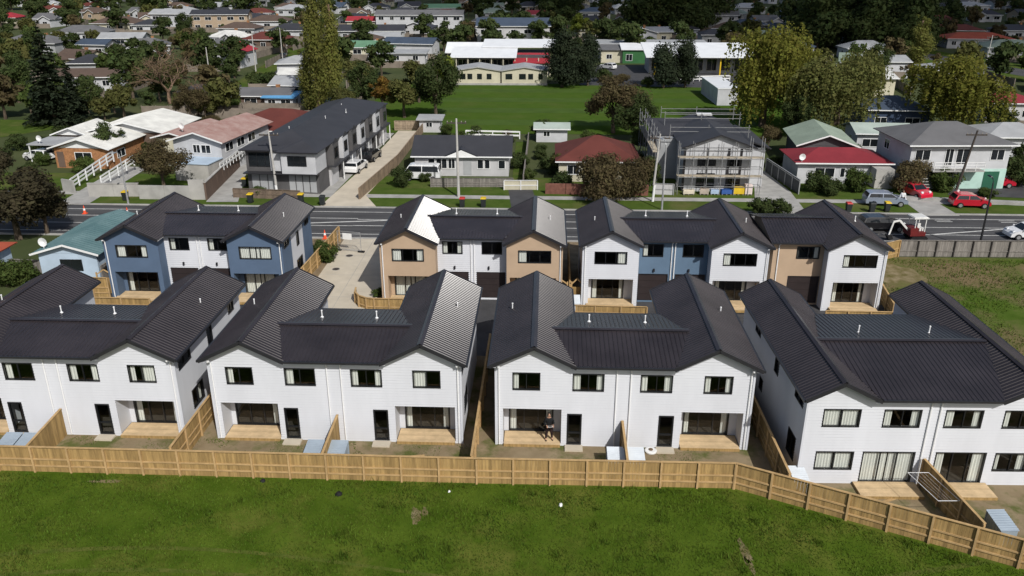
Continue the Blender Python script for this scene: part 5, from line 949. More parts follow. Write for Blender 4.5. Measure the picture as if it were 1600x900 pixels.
for i, (px, c, s_, l) in enumerate(((1153, (0.62, 0.42, 0.02), (1.2, .7, .8), 'yellow crate stacked at the scaffolding foot'), (1168, (0.62, 0.53, 0.50), (.8, .8, 1.1), 'pale wrapped pallet at the right scaffolding end'), (1116, (0.35, 0.45, 0.6), (.9, .6, .5), 'pale blue sack pile at the scaffolding foot'), (1134, (0.03, 0.09, 0.30), (1.2, .7, .5), 'blue covered pile at the scaffolding foot'), (1148, (0.05, 0.12, 0.32), (.7, .6, .4), 'small blue box at the scaffolding foot'), (1075, (0.55, 0.5, 0.4), (1.3, .6, .5), 'pale board stack left of the scaffolding'), (1100, (0.42, 0.36, 0.3), (1.0, .7, .6), 'brown carton stack at the scaffolding foot'))):
    p = G(px, 304); T = thing('site_crate', l, 'crate', (p.x, p.y, .03), R(random.uniform(-12, 12))); mm = mat('site_crate_%d' % i, c, .7, amp=.12)
    b = MB(); b.box(-s_[0] / 2, s_[0] / 2, -s_[1] / 2, s_[1] / 2, .12, s_[2]); b.build('load', mm, T)
    for x in (-.42, 0, .42): b = MB(); b.box(x * s_[0] - .06, x * s_[0] + .06, -s_[1] / 2, s_[1] / 2, 0, .12); b.build('bearer', OLDWOOD, T)
    b = MB(); b.box(-s_[0] / 2 + .03, s_[0] / 2 + .02, -s_[1] / 2 + .04, s_[1] / 2 + .02, s_[2], s_[2] + .07); b.build('top_sheet', mm, T)
fence('site_fence', 'dark mesh fence beside the gravel drive of the unfinished house', [G(1196, 268), G(1248, 304)], 1.7, mat('dark_mesh', (0.06, 0.065, 0.07), .7), STEEL, bay=2.2, rails=(.9,)); fence('site_fence', 'pale temporary hoarding left of the scaffolding', [G(1022, 304), G(1052, 305)], 1.3, WALLM['pgrey'], STEEL, rails=(.5,))
# right hand group
t = house('white bungalow with a bright red roof behind the dark hedge', 35.4, 98.7, 10.6, 6.5, 2.65, 'hip', 1.1, 'red', 'white', [('F', 2.0, 4.4, .8, 2.0), ('F', 5.0, 5.6, .8, 2.0)], ov=.5); dish(t, -5.0, -.2, 3.2)
b = MB(); b.box(3.2, 5.3, -2.0, 0, 0, 2.3); b.build('porch_block', PALEW, t)
house('house with sage green gabled roof behind the red-roofed bungalow', 35.4, 105.2, 6.6, 10, 3.2, 'gy', 1.4, 'sage', 'dgrey', [('F', 2, 4.5, 1.6, 2.8)], ribs=True, ov=.6, rz=R(-6)); house('low house with pale green-grey roof between sage and dark roofs', *G(1378, 240)[:2], 7.2, 6, 2.8, 'gx', .9, 'mint', 'white', rz=R(-3))
t = house('two-storey house with dark hipped roof and mint green ground floor', 47.9, 97.0, 11.5, 9.0, 5.3, 'hip', 1.8, 'grey', 'white', [('F', .5, 2.3, 3.4, 4.7), ('F', 4.0, 5.0, 2.8, 4.8), ('F', 5.3, 6.8, 2.9, 4.8), ('F', 9.3, 10.9, 3.4, 4.7), ('F', 6.1, 6.6, .5, 1.9), ('F', 7.0, 7.5, .5, 1.9), ('L', 2, 3.4, 3.4, 4.6)], rz=R(3), ov=.6)
b = MB(); b.box(.1, 5.77, -.06, 0, 0.0, 2.4); b.build('mint_wall', WALLM['mint'], t); b = MB(); b.box(3.2, 5.0, -.1, -.06, .05, 2.1); b.build('garage_door', cmat('dark_green_door', (0.02, 0.10, 0.06)), t); b = MB(); b.box(-3.6, 2.4, -1.5, 0, 2.4, 2.52); b.build('balcony_floor', CONCG, t)
for x in (-3.5, -2.3, -1.1, .1, 1.3, 2.3): b = MB(); b.box(x - .03, x + .03, -1.5, -1.44, 2.52, 3.5); b.build('balcony_post', WHITEPAINT, t)
for zz in (2.85, 3.2, 3.5): b = MB(); b.box(-3.5, 2.35, -1.5, -1.46, zz - .03, zz + .03); b.build('balcony_rail', WHITEPAINT, t)
for i in range(8): b = MB(); b.box(-4.7, -3.75, -.25 - i * .26, -.02 - i * .26, 2.3 - i * .28, 2.36 - i * .28); b.build('stair_tread', CONCG, t)
house('pale house with light roof at the right edge behind the two-storey house', *G(1590, 246)[:2], 9, 7, 2.8, 'hip', 1.3, 'lgrey', 'white'); house('navy house with blue-grey hipped roof between the willows', *G(1398, 204)[:2], 9.5, 8, 3.2, 'hip', 1.6, 'blue', 'navy', rz=R(-4))
house('grey house with a red hipped roof at the right edge below the street', *G(1582, 192)[:2], 9, 8, 3.2, 'hip', 1.2, 'red', 'pgrey', chimney=(-2.5, 4, 5.2)); house('cream hall end showing between the willow crowns', *G(1358, 152)[:2], 9, 12, 3.6, 'gx', 1.2, 'white', 'cream', [])
house('bright white walled house far behind the willows', *G(1385, 122)[:2], 9, 8, 3.5, 'gx', 1.0, 'lgrey', 'white', [])
# school
T = thing('school_classrooms', 'long cream classroom block with two low gables at the sports field', 'building', (-9.5, 175.8, 0), R(1))
for k, (c, mods) in enumerate(((-4.85, [(1.0, 2.2), (2.6, 3.6), (4.6, 5.6), (6.6, 7.6)]), (4.85, [(.8, 2.2), (3.6, 5.0), (5.5, 6.5), (7.6, 8.5)]))):
    b = MB(); b.box(c - 4.7, c + 4.7, 0, 8, 0, 2.9); b.build('wall', WALLM['cream'], T); roof_on(T, 9.3, 8, 2.9, 'gy', .75, .25, ROOFM['lgrey'], False, c, 4, WALLM['cream'], CONCG)
    for a, e in mods: hwin(T, (c - 4.7, 0, 0), XV, -YV, a, e, 1.2, 2.3, FRAMED, 1)
b = MB(); b.box(-9.6, 9.6, -.15, 0, 0, .4); b.build('plinth', CONCG, T)
T = thing('school_hall', 'big white roofed school building with a dark verandah behind the cream classrooms', 'building', (-9.5, 188, 0), 0)
b = MB(); b.box(-11, 10, 3, 16, 0, 4.2); b.build('wall', WALLM['dgrey'], T); roof_on(T, 13.5, 8, 4.0, 'flat', 1.3, .6, ROOFM['bright'], False, -4.6, 5, None); roof_on(T, 16, 8, 5.4, 'flat', .9, .4, ROOFM['bright'], False, 3, 12.5, None); roof_on(T, 9, 10, 4.3, 'gx', 1.8, .4, ROOFM['bright'], False, -9, 13, WALLM['white'])
for i in range(9): b = MB(); x = -10.6 + i * 2.6; b.box(x - .1, x + .1, .8, 1.0, 0, 4.0); b.build('verandah_post', WALLM['cream'], T)
for i in range(8): hwin(T, (-11, 3, 0), XV, -YV, .6 + i * 2.6, 2.5 + i * 2.6, 1.0, 3.4, WALLM['cream'], 2)
house('small school wing with a red roof beside the dark conifer', -3.4, 188.4, 7.2, 5.5, 2.9, 'flat', 1.4, 'bred', 'cream'); 
house('two-storey school block with blue-grey roof behind the white school roof', *G(802, 72)[:2], 21, 10, 5.6, 'gx', 2.0, 'blue', 'pgrey', rz=R(1)); house('long flat grey school wing behind the conifers', *G(1010, 92)[:2], 30, 8, 3.6, 'flat', .2, 'lgrey', 'grey', ov=.8)
house('low school block with cream fins beside the green mural shed', *G(964, 98)[:2], 8, 6, 3.0, 'flat', .6, 'grey', 'cream'); house('small white-roofed shed with a green painted wall in the school yard', *G(993, 99)[:2], 6.5, 6, 3.2, 'flat', .9, 'bright', cmat('mural_green', (0.035, 0.13, 0.045)), [('F', .8, 2.4, .6, 2.2)])
T = thing('school_canopy', 'wide white canopy roof on a yellow post at the school yard', 'canopy', (*G(1100, 118)[:2], 0)); roof_on(T, 24, 13, 3.9, 'flat', 1.8, .2, ROOFM['bright'], False, -1, 6, None)
for x in (-11, 3.5, 10): b = MB(); b.box(x - .14, x + .14, .2, .45, 0, 3.9); b.build('post', YEL, T)
b = MB(); b.box(-12, 10, 3.5, 12, 0, 3.95); b.build('wall', WALLM['grey'], T)
for i in range(7): hwin(T, (-12, 3.5, 0), XV, -YV, .6 + i * 3.1, 2.9 + i * 3.1, .6, 3.2, WALLM['cream'], 2)
T = thing('storage_block', 'long white flat-roofed shed standing at the sports field edge', 'shed', (32.6, 153.0, 0), R(2)); b = MB(); b.box(-1.9, 1.9, 0, 14, 0, 2.9); b.build('wall', WALLM['white'], T); roof_on(T, 3.8, 14, 2.9, 'flat', .05, .08, ROOFM['bright'], False, 0, 7, None)
for i in range(5): b = MB(); b.box(-1.93, -1.9, .8 + i * 2.7, 2.4 + i * 2.7, .5, 2.2); b.build('panel', WALLM['pgrey'], T)
rails('white picket rails along the school car park', [(*G(1045, 128)[:2], 0), (*G(1140, 126)[:2], 0)], 1.1, 2, 1.4, WHITEPAINT)
# hand-placed houses of the further suburb: px centre, py base, width m, depth, height, roof, rise, roof colour, wall colour, label
FAR = [
 (125, 66, 15, 9, 2.8, 'hip', 1.9, 'grey', 'white', 'grey hipped house with white walls above the left conifer'), (180, 50, 16, 9, 2.8, 'hip', 2, 'brown', 'cream', 'brown hipped house right of the grey hipped one at upper left'),
 (270, 47, 15, 8, 5.4, 'gx', 1.4, 'lgrey', 'white', 'white two-storey terrace with pale roof at upper left'), (345, 48, 19, 8, 5.4, 'gx', 1.4, 'dark', 'tan', 'two-storey terrace with tan and white fronts under a dark roof at upper left'),
 (352, 106, 8.5, 8, 3.6, 'gy', 1.8, 'bred', 'white', 'small white house with bright red roof beside the left side street'), (138, 122, 8, 7, 3.2, 'hip', 1.5, 'dark', 'grey', 'dark-roofed house behind the left conifer'), (135, 142, 12, 7, 2.7, 'gx', 1.3, 'brown', 'white', 'brown roofed house under the dark-roofed one at left'), (145, 88, 8, 6, 3, 'gx', 1.2, 'blue', 'pgrey', 'little blue-roofed house beside the yellow shrub at left'),
 (318, 168, 8, 6, 2.6, 'flat', .3, 'dark', 'brown', 'low flat dark shed below the bare tree'), (45, 84, 16, 8, 2.8, 'hip', 1.8, 'grey', 'grey', 'grey house at the upper left picture edge'), (0, 40, 12, 8, 2.8, 'hip', 1.9, 'bred', 'cream', 'red roofed house cut by the upper left picture edge'), (190, 74, 12, 7, 2.6, 'gx', 1.3, 'lgrey', 'white', 'pale low house behind the bare tree'),
 (370, 58, 12, 8, 2.7, 'hip', 1.7, 'brown', 'white', 'dark brown hipped house below the tan terrace'), (230, 52, 9, 8, 2.7, 'hip', 1.6, 'dark', 'white', 'dark hipped house between the bare tree and white terrace'),
 (418, 46, 14, 9, 2.8, 'hip', 1.8, 'brown', 'white', 'brown hipped house left of the poplar top'), (412, 78, 12, 9, 2.8, 'hip', 1.8, 'redbrown', 'brown', 'red-brown house beside the far side street'), (452, 62, 13, 9, 2.8, 'hip', 1.8, 'dark', 'white', 'dark hipped house between side street and poplar'), (455, 25, 13, 9, 2.8, 'hip', 1.7, 'lgrey', 'white', 'light grey house high above the side street'),
 (468, 124, 9, 7, 3.4, 'hip', 1.3, 'lgrey', 'white', 'pale roofed house left of the poplar trunk'), (472, 134, 9, 5, 2.4, 'gx', .9, 'white', 'pgrey', 'white-roofed outbuilding below the pale roofed house'), (468, 165, 10, 7, 3.6, 'gx', 1.2, 'lgrey', 'dteal', 'dark teal house with mottled grey roof left of the poplar'), (437, 174, 5, 4, 2.3, 'flat', .4, 'sky', 'white', 'small sky-blue canopy roof behind the red-brown hipped house'), (413, 172, 9, 6, 2.5, 'gx', 1.0, 'grey', 'brown', 'low brown house with grey roof beside the blue canopy'),
 (565, 47, 10, 7, 3.0, 'gx', 1.4, 'bred', 'cream', 'cream verandah house with bright red roof right of the poplar'), (655, 48, 30, 8, 5.2, 'gx', 1.5, 'grey', 'white', 'long white two-storey building above the school'), (580, 63, 20, 9, 2.8, 'gx', 1.6, 'dark', 'grey', 'long dark roofed house below the red verandah house'), (648, 58, 10, 8, 2.8, 'gy', 1.8, 'dark', 'pgrey', 'dark gabled house before the long white building'),
 (560, 78, 11, 8, 2.8, 'hip', 1.6, 'brown', 'brown', 'brown roofed house right of the poplar'), (570, 90, 15, 7, 2.6, 'hip', 1.4, 'green', 'cream', 'cream house with a green roof right of the poplar'), (638, 89, 13, 7, 3.4, 'gx', 1.3, 'blue', 'white', 'white house with solar-blue roof left of the school'), (600, 72, 9, 7, 2.6, 'gx', 1.1, 'lgrey', 'white', 'pale house behind the green roofed one'), (728, 64, 9, 7, 2.8, 'hip', 1.2, 'lgrey', 'cream', 'small cream house left of the school block'), (620, 100, 14, 6, 2.4, 'flat', .3, 'lgrey', 'pgrey', 'low grey shed behind the shrubs by the school'),
 (690, 24, 16, 9, 3, 'gx', 1.5, 'green', 'white', 'pale green roofed house far above the school'), (760, 46, 10, 8, 2.8, 'hip', 1.5, 'grey', 'white', 'grey hipped house just above the school'), (838, 50, 12, 8, 2.8, 'hip', 1.5, 'lgrey', 'white', 'light hipped house above the school conifer'), (845, 35, 11, 7, 2.8, 'gx', 1.5, 'red', 'pgrey', 'red roofed house above the school conifer'), (935, 62, 13, 9, 3, 'hip', 1.5, 'lgrey', 'cream', 'cream house beside the bright lime tree'), (930, 30, 12, 8, 2.8, 'hip', 1.6, 'blue', 'pgrey', 'blue roofed house behind the bright lime tree'),
 (1000, 68, 10, 8, 3, 'gy', 1.6, 'grey', 'white', 'grey gabled house behind the flat school wing'), (1024, 67, 10, 8, 3.2, 'gx', 1.2, 'lgrey', 'cream', 'cream house with pale roof behind the flat school wing'), (1112, 48, 17, 8, 5.2, 'gx', 1.5, 'grey', 'pgrey', 'grey two-storey house under the dark wood'), (1065, 60, 10, 8, 2.8, 'hip', 1.4, 'dark', 'white', 'dark roofed house left of the grey two-storey one'), (1120, 72, 9, 7, 3.2, 'hip', 1.4, 'dark', 'grey', 'dark hipped house above the white canopy'), (1170, 52, 12, 8, 2.8, 'hip', 1.5, 'blue', 'navy', 'blue roofed house left of the yellow willow top'),
 (1170, 22, 14, 9, 2.8, 'hip', 1.6, 'lgrey', 'white', 'pale house above the blue roofed one at upper right'), (1265, 68, 11, 8, 2.8, 'hip', 1.4, 'blue', 'white', 'blue roofed house behind the yellow willow'), (1245, 30, 12, 8, 2.8, 'hip', 1.4, 'blue', 'navy', 'dark blue house in front of the right dark wood'), (1492, 62, 17, 9, 2.8, 'hip', 1.5, 'redbrown', 'tan', 'wide dark red hipped house at the far right street'), (1530, 76, 18, 9, 2.7, 'hip', 1.4, 'orange', 'white', 'orange-red hipped house at the far right street'), (1585, 92, 14, 9, 2.8, 'hip', 1.6, 'sage', 'white', 'sage roofed house at the right edge of the far street'), (1520, 20, 15, 9, 3, 'hip', 1.5, 'lgrey', 'white', 'pale house high at the upper right'), (1495, 130, 10, 8, 2.8, 'hip', 1.2, 'lgrey', 'white', 'pale roofed house behind the right willow'), (1350, 78, 12, 8, 2.8, 'hip', 1.3, 'lgrey', 'white', 'pale house between the right willows'), (1310, 62, 12, 8, 2.8, 'gx', 1.3, 'dark', 'white', 'dark roofed house under the right dark wood'), (1590, 62, 12, 8, 2.8, 'hip', 1.5, 'dark', 'white', 'dark roofed house at the upper right edge')]
MIDN = list(MID)
for (px, py, w, d, h, rf, rise, rc, wc, lab) in FAR:
    p = G(px, py); NAMED.append((p.x, p.y + d / 2, lab)); house(lab, p.x, p.y, w, d, h, rf, rise, rc, wc, rz=R(random.uniform(-9, 9)), ov=.5, chimney=(w * .2, d * .55, h + rise + .3) if random.random() < .45 else None); OCC.append((p.x, p.y + d / 2, max(w, d) * .62))
# the rest of the suburb: houses too small to single out, along rough street lines
rnd = random.Random(21); PAL = [('dark', 'white'), ('dark', 'pgrey'), ('dark', 'tan'), ('grey', 'white'), ('grey', 'pgrey'), ('brown', 'tan'), ('lgrey', 'white'), ('brown', 'cream'), ('lgrey', 'cream'), ('redbrown', 'white'), ('white', 'pgrey'), ('blue', 'white'), ('grey', 'tan'), ('sage', 'white')]
NAMES = {'dark': 'dark', 'grey': 'grey', 'lgrey': 'light grey', 'brown': 'brown', 'redbrown': 'red-brown', 'white': 'white', 'blue': 'blue', 'red': 'red', 'sage': 'sage green'}
protos = {}
def free(x, y, r):
    if -70 < x < -48 and 140 < y < 270 and abs(x - (-52 - (y - 142) * 14.5 / 120)) < 9: return False
    if abs(x - (92 + (262 - y) * 30 / 112)) < 9 and y < 270: return False
    return all((x - a) ** 2 + (y - b_) ** 2 > (r + c) ** 2 for a, b_, c in OCC)
nfill = 0
def beside(x, y, head, names=None):
    # say where a thing is by the nearest named house
    best = min(names or NAMED, key=lambda q: (q[0] - x) ** 2 + ((q[1] - y) * .7) ** 2); dx, dy = x - best[0], y - best[1]
    rel = ('left of' if dx < 0 else 'right of') if abs(dx) > abs(dy) * .8 else ('behind' if dy > 0 else 'in front of')
    far_ = 'well ' if math.hypot(dx, dy) > 34 else ''
    return ' '.join(f'{head} {far_}{rel} the {best[2]}'.split()[:16])
for row in range(14):
    yy = 170 + row * 23 + (row * row) * 1.15; hw_ = yy * .62 + 8; x = -hw_
    while x < hw_:
        x += rnd.uniform(14, 22); y = yy + rnd.uniform(-4, 4)
        if y < 262 and -34 < x < 62: continue
        if y < 188 and -95 < x < 100: continue
        if not free(x, y + 4, 7.0) or rnd.random() < .12: continue
        rc, wc = rnd.choice(PAL); key = (rc, wc, rnd.randint(0, 1)); grp = f'far houses with {NAMES[rc]} roofs'
        if key not in protos:
            t = house('far house', x, y, (8.5, 11)[key[2]], (7.5, 7)[key[2]], 2.7, 'hip' if key[2] else 'gx', 1.7, rc, wc, rz=R(rnd.uniform(-25, 25)), ov=.45, group=grp, chimney=(1.5, 4, 4.7) if rnd.random() < .6 else None); protos[key] = t
            sx_ = rnd.choice((-1, 1)); wx_ = sx_ * (2.2, 3.2)[key[2]]; b = MB(); b.box(wx_ - 2.1, wx_ + 2.1, -2.6, 0, 0, 2.55); b.build('wall', WALLM[wc], t); roof_on(t, 4.2, 6.0, 2.6, 'gy', 1.3, .4, ROOFM[rc], False, wx_, .4, WALLM[wc]); hwin(t, (wx_ - 2.1, -2.6, 0), XV, -YV, 1.2, 3.0, .9, 2.0)
            b = MB(); b.box(-sx_ * 3.6 - 1.5, -sx_ * 3.6 + 1.5, -1.5, 0, 2.3, 2.4); b.build('porch_roof', ROOFM['lgrey'], t)
            for q_ in (-1.4, 1.4): b = MB(); b.box(-sx_ * 3.6 + q_ - .06, -sx_ * 3.6 + q_ + .06, -1.45, -1.33, 0, 2.3); b.build('porch_post', WHITEPAINT, t)
        else: t = dup(protos[key], (x, y, 0), R(rnd.uniform(-25, 25)), rnd.uniform(.9, 1.12))
        t['label'] = beside(x, y + 3, f'{NAMES[rc]}-roofed house')
        OCC.append((x, y + 4, 7.5)); nfill += 1
FENCEW = cmat('far_fence_timber', (0.20, 0.17, 0.14), .9, amp=.2)
T = thing('garden_fence', 'timber garden fence between far suburb houses', 'fence', (0, 0, 0), 0, 'far garden fences')
for i in range(6): b = MB(); b.box(-7 + i * 2.4, -4.66 + i * 2.4, -.02, .02, 0, 1.6); b.build('panel', FENCEW, T); b = MB(); b.box(-7.08 + i * 2.4, -6.96 + i * 2.4, -.08, .08, 0, 1.7); b.build('post', FENCEW, T)
ff = [(a, c) for a, c, r_ in OCC if 140 < c < 330]; first = True
for a, c in ff:
    for k in range(2):
        x, y = (a + 9.5, c + rnd.uniform(-2, 4)) if k else (a + rnd.uniform(-2, 2), c - 10.5)
        if -34 < x < 62 and y < 200: continue
        if first: T.location = (x, y, 0); T.rotation_euler = (0, 0, R(90 * k)); first = False; T['label'] = beside(x, y, 'timber fence')
        else: dup(T, (x, y, 0), R(90 * k + rnd.uniform(-8, 8)), 1.0, beside(x, y, 'timber fence'))
print('fill houses', nfill)
# ------------------------------------------------------------ trees and shrubs
def leafm(name, c, c2, tr=.38, isl=.22): return mat(name, c, .8, .15, col2=c2, scale=.35, detail=4, isl=isl, objr=.16, transl=tr, hue=.018, contrast=(.3, .7))
LEAF = {'dark': leafm('dark_leaf', (0.040, 0.060, 0.019), (0.072, 0.095, 0.030)), 'green': leafm('green_leaf', (0.055, 0.085, 0.020), (0.095, 0.125, 0.034)), 'olive': leafm('olive_leaf', (0.085, 0.092, 0.026), (0.135, 0.135, 0.044)), 'brown': leafm('brown_leaf', (0.078, 0.062, 0.030), (0.125, 0.100, 0.048)), 'willow': leafm('willow_leaf', (0.135, 0.142, 0.024), (0.195, 0.190, 0.036), .45), 'willow2': leafm('pale_willow_leaf', (0.105, 0.115, 0.032), (0.155, 0.158, 0.052), .45),
  'conifer': leafm('conifer_needles', (0.014, 0.022, 0.012), (0.028, 0.038, 0.018), .1), 'orange': leafm('orange_leaf', (0.15, 0.085, 0.018), (0.21, 0.13, 0.03)), 'lime': leafm('lime_leaf', (0.12, 0.15, 0.022), (0.17, 0.20, 0.035), .4), 'plum': leafm('plum_leaf', (0.040, 0.036, 0.020), (0.070, 0.060, 0.032)), 'poplar': leafm('poplar_leaf', (0.165, 0.178, 0.040), (0.235, 0.232, 0.066), .5)}
def quads(c, nrm, size, aspect=.6, rng=RNG):
    n = len(c); a = rng.normal(size=(n, 3)); t = np.cross(nrm, a); t /= np.linalg.norm(t, axis=1)[:, None] + 1e-9; b_ = np.cross(nrm, t); b_ /= np.linalg.norm(b_, axis=1)[:, None] + 1e-9
    s_ = (size * np.clip(rng.lognormal(-.12, .38, n), .35, 2.0))[:, None]; v = np.stack([c - t * s_, c + b_ * s_ * aspect, c + t * s_, c - b_ * s_ * aspect], 1); return v.reshape(-1, 3)
def crown_mesh(T, pts, nrm, size, m, aspect=.6, name='crown'):
    v = quads(pts, nrm, size, aspect); o = mesh_np(name, v, np.arange(len(v)).reshape(-1, 4), m, T); KIDS_ = None
    return o
def lobes(n, rx, rz, cz, rng, lr=(.3, .5)):
    out = []
    for i in range(n):
        d = rng.normal(size=3); d /= np.linalg.norm(d); k = rng.uniform(.35, .82); c = np.array([d[0] * rx * k, d[1] * rx * k, cz + d[2] * rz * k]); out.append((c, rng.uniform(*lr) * rx))
    return out
def fill(lb, n, rng, zs=.8, hollow=.55):
    w = np.array([r ** 2 for _, r in lb]); idx = rng.choice(len(lb), n, p=w / w.sum()); d = rng.normal(size=(n, 3)); d /= np.linalg.norm(d, axis=1)[:, None]
    C = np.array([c for c, _ in lb])[idx]; r_ = np.array([q for _, q in lb])[idx] * (hollow + (1 - hollow) * rng.uniform(0, 1, n)) * rng.uniform(.85, 1.15, n)
    p = C + d * r_[:, None] * np.array([1, 1, zs]); nn = d + rng.normal(size=(n, 3)) * .42 + np.array([0, 0, .35]); nn /= np.linalg.norm(nn, axis=1)[:, None]; return p, nn
def trunk(T, h, r, limbs, bm, seed):
    rr = random.Random(seed); b = MB(); b.tube([(0, 0, -.1), (rr.uniform(-.1, .1), rr.uniform(-.1, .1), h * .5), (rr.uniform(-.2, .2), rr.uniform(-.2, .2), h)], [r, r * .75, r * .5], 7)
    for c in limbs: c = Vector(c); s_ = Vector((0, 0, h * rr.uniform(.6, 1.0))); m_ = s_.lerp(c, .5) + Vector((0, 0, .1 * c.length)); b.tube([s_, m_, c], [r * .42, r * .28, r * .1], 5)
    b.build('trunk', bm, T)
PROTO = {}
def proto(key, kind, h, r, m, seed, n=2600, leaf=.22):
    rng = np.random.default_rng(seed); T = thing(key, 'tree', 'tree'); m_ = LEAF[m]
    if kind == 'broad':
        cz = h * .60; rz = h * .42; lb = lobes(26, r, rz, cz, rng, (.18, .42)); p, nn = fill(lb, n, rng, .8, .35); p[:, 2] = np.maximum(p[:, 2], h * .12); trunk(T, h * .42, .028 * h + .06, [c for c, _ in lb[:9]], BARK, seed); crown_mesh(T, p, nn, leaf, m_)
    elif kind == 'shrub':
        cz = h * .45; lb = lobes(20, r, h * .45, cz, rng, (.2, .45)); p, nn = fill(lb, n, rng, .85, .35); p[:, 2] = np.abs(p[:, 2]); k = p[:, 2] < h * 1.08; p, nn = p[k], nn[k]; trunk(T, h * .3, .05 * h, [c for c, _ in lb[:6]], BARK, seed); crown_mesh(T, p, nn, leaf, m_)
    elif kind == 'conifer':      # whorls of drooping sprays
        P_, N_ = [], []; lv = int(h / .55)
        for i in range(lv):
            f = i / (lv - 1); z = h * (.08 + .92 * f); rad = r * (1 - f) ** .8 * rng.uniform(.8, 1.15) + .1
            for k in range(max(4, int(11 * (1 - f) + 4))):
                a = rng.uniform(0, 6.283); L = rad * rng.uniform(.75, 1.1); q = int(L / .16) + 2; s_ = np.linspace(.12, 1, q) * L; z_ = z - .28 * s_ * s_ / max(rad, .3) * .9 + .10 * s_
                for jit in (-1, 1, 0): 
                    w = s_ * .16 * jit; P_.append(np.stack([np.cos(a) * s_ - np.sin(a) * w, np.sin(a) * s_ + np.cos(a) * w, z_ + rng.normal(size=q) * .05], 1))
        P_ = np.concatenate(P_); nn = rng.normal(size=P_.shape) * .5 + np.array([0, 0, 1]); nn /= np.linalg.norm(nn, axis=1)[:, None]
        b = MB(); b.tube([(0, 0, -.1), (0, 0, h * .97)], [.02 * h + .05, .03], 7); b.build('trunk', BARK, T); crown_mesh(T, P_, nn, leaf, m_, .5)
    elif kind == 'macro':        # dense round dark conifer
        lb = [(np.array([0, 0, h * f]) + rng.normal(size=3) * np.array([.55, .55, .2]) * r * .75 * (1 - abs(f - .45)), r * (.62 - .42 * max(0, f - .45))) for f in np.linspace(.25, .93, 20)]
        p, nn = fill(lb, n, rng, 1.0, .5); p[:, 2] = np.maximum(p[:, 2], h * .08); trunk(T, h * .5, .03 * h, [c for c, _ in lb[:5]], BARK, seed); crown_mesh(T, p, nn, leaf, m_)
    elif kind == 'poplar':
        lb = [(np.array([rng.normal() * r * .35, rng.normal() * r * .35, h * f]), r * (.75 * math.sin(math.pi * min(.97, .14 + f * .86)) + .12)) for f in np.linspace(.14, .97, 26)]
        p, nn = fill(lb, n, rng, 1.6, .4); p[:, 2] = np.minimum(p[:, 2], h * 1.02); trunk(T, h * .9, .018 * h, [], BARKP, seed); b = MB()
        for c, _ in lb[::2]: b.tube([(0, 0, max(.5, c[2] - 2.6)), tuple(c)], [.09, .03], 4)
        b.build('limb', BARKP, T); crown_mesh(T, p, nn, leaf, m_)
    elif kind == 'willow':
        lb = lobes(22, r * .95, h * .30, h * .62, rng, (.2, .42)); P_ = []
        ns = 620
        for i in range(ns):
            c, q = lb[rng.integers(len(lb))]; d = rng.normal(size=3); d[2] = abs(d[2]) * .6; d /= np.linalg.norm(d); s_ = c + d * q; L = rng.uniform(.15, .5) * h; k = int(L / .26) + 3; t = np.linspace(0, 1, k)
            P_.append(np.stack([s_[0] + d[0] * .5 * np.sqrt(t) + rng.normal() * .25 * t, s_[1] + d[1] * .5 * np.sqrt(t) + rng.normal() * .25 * t, np.maximum(s_[2] - L * t ** 1.2, .4)], 1) + rng.normal(size=(k, 3)) * .08)
        P_ = np.concatenate(P_); p2, n2 = fill(lb, n, rng, .9, .2); nn = rng.normal(size=P_.shape) * np.array([1, 1, .25]); nn /= np.linalg.norm(nn, axis=1)[:, None]
        trunk(T, h * .45, .035 * h, [c for c, _ in lb[:9]], BARK, seed); crown_mesh(T, np.concatenate([P_, p2]), np.concatenate([nn, n2]), leaf, m_, .8)
    elif kind == 'bare':
        rr = random.Random(seed); b = MB(); tips = []
        def grow(p, d, L, rad, dep):
            e = p + d * L; m0 = p + d * L * .5 + Vector((rr.uniform(-1, 1), rr.uniform(-1, 1), 0)) * L * .07; b.tube([p, m0, e], [rad, rad * .85, rad * .66], 5 if dep > 2 else 3, False)
            if dep == 0: tips.append(e); return
            for _ in range(3 if dep > 1 else 4):
                nd = (d + Vector((rr.uniform(-1, 1), rr.uniform(-1, 1), rr.uniform(-.5, .35))) * 1.05).normalized(); grow(e, nd, L * rr.uniform(.78, 1.02), rad * .6, dep - 1)
        grow(Vector((0, 0, -.1)), Vector((0, 0, 1)), h * .16, .03 * h, 5); b.build('trunk', BARKP, T); pts = np.array([tuple(t) for t in tips]); pts = np.repeat(pts, 6, 0) + rng.normal(size=(len(pts) * 6, 3)) * .3; nn = rng.normal(size=pts.shape); nn /= np.linalg.norm(nn, axis=1)[:, None]; crown_mesh(T, pts, nn, .085, m_)
    PROTO[key] = [T, False]; return T
proto('round_tree', 'broad', 7, 3.4, 'dark', 1, 9000, .15); proto('leafy_tree', 'broad', 7, 3.0, 'green', 2, 7500, .16); proto('olive_tree', 'broad', 7, 3.1, 'olive', 3, 7500, .16); proto('brown_tree', 'broad', 6.5, 3.5, 'brown', 4, 11000, .115); proto('plum_tree', 'broad', 7, 3.6, 'plum', 5, 11000, .135)
proto('shrub', 'shrub', 2.4, 1.6, 'green', 6, 5000, .09); proto('dark_shrub', 'shrub', 2.4, 1.6, 'dark', 7, 5000, .09); proto('brown_shrub', 'shrub', 4.0, 3.0, 'brown', 8, 11000, .10); proto('conifer_tree', 'conifer', 15, 4.2, 'conifer', 9, 0, .30); proto('macrocarpa_tree', 'macro', 10, 3.9, 'conifer', 10, 9500, .20)
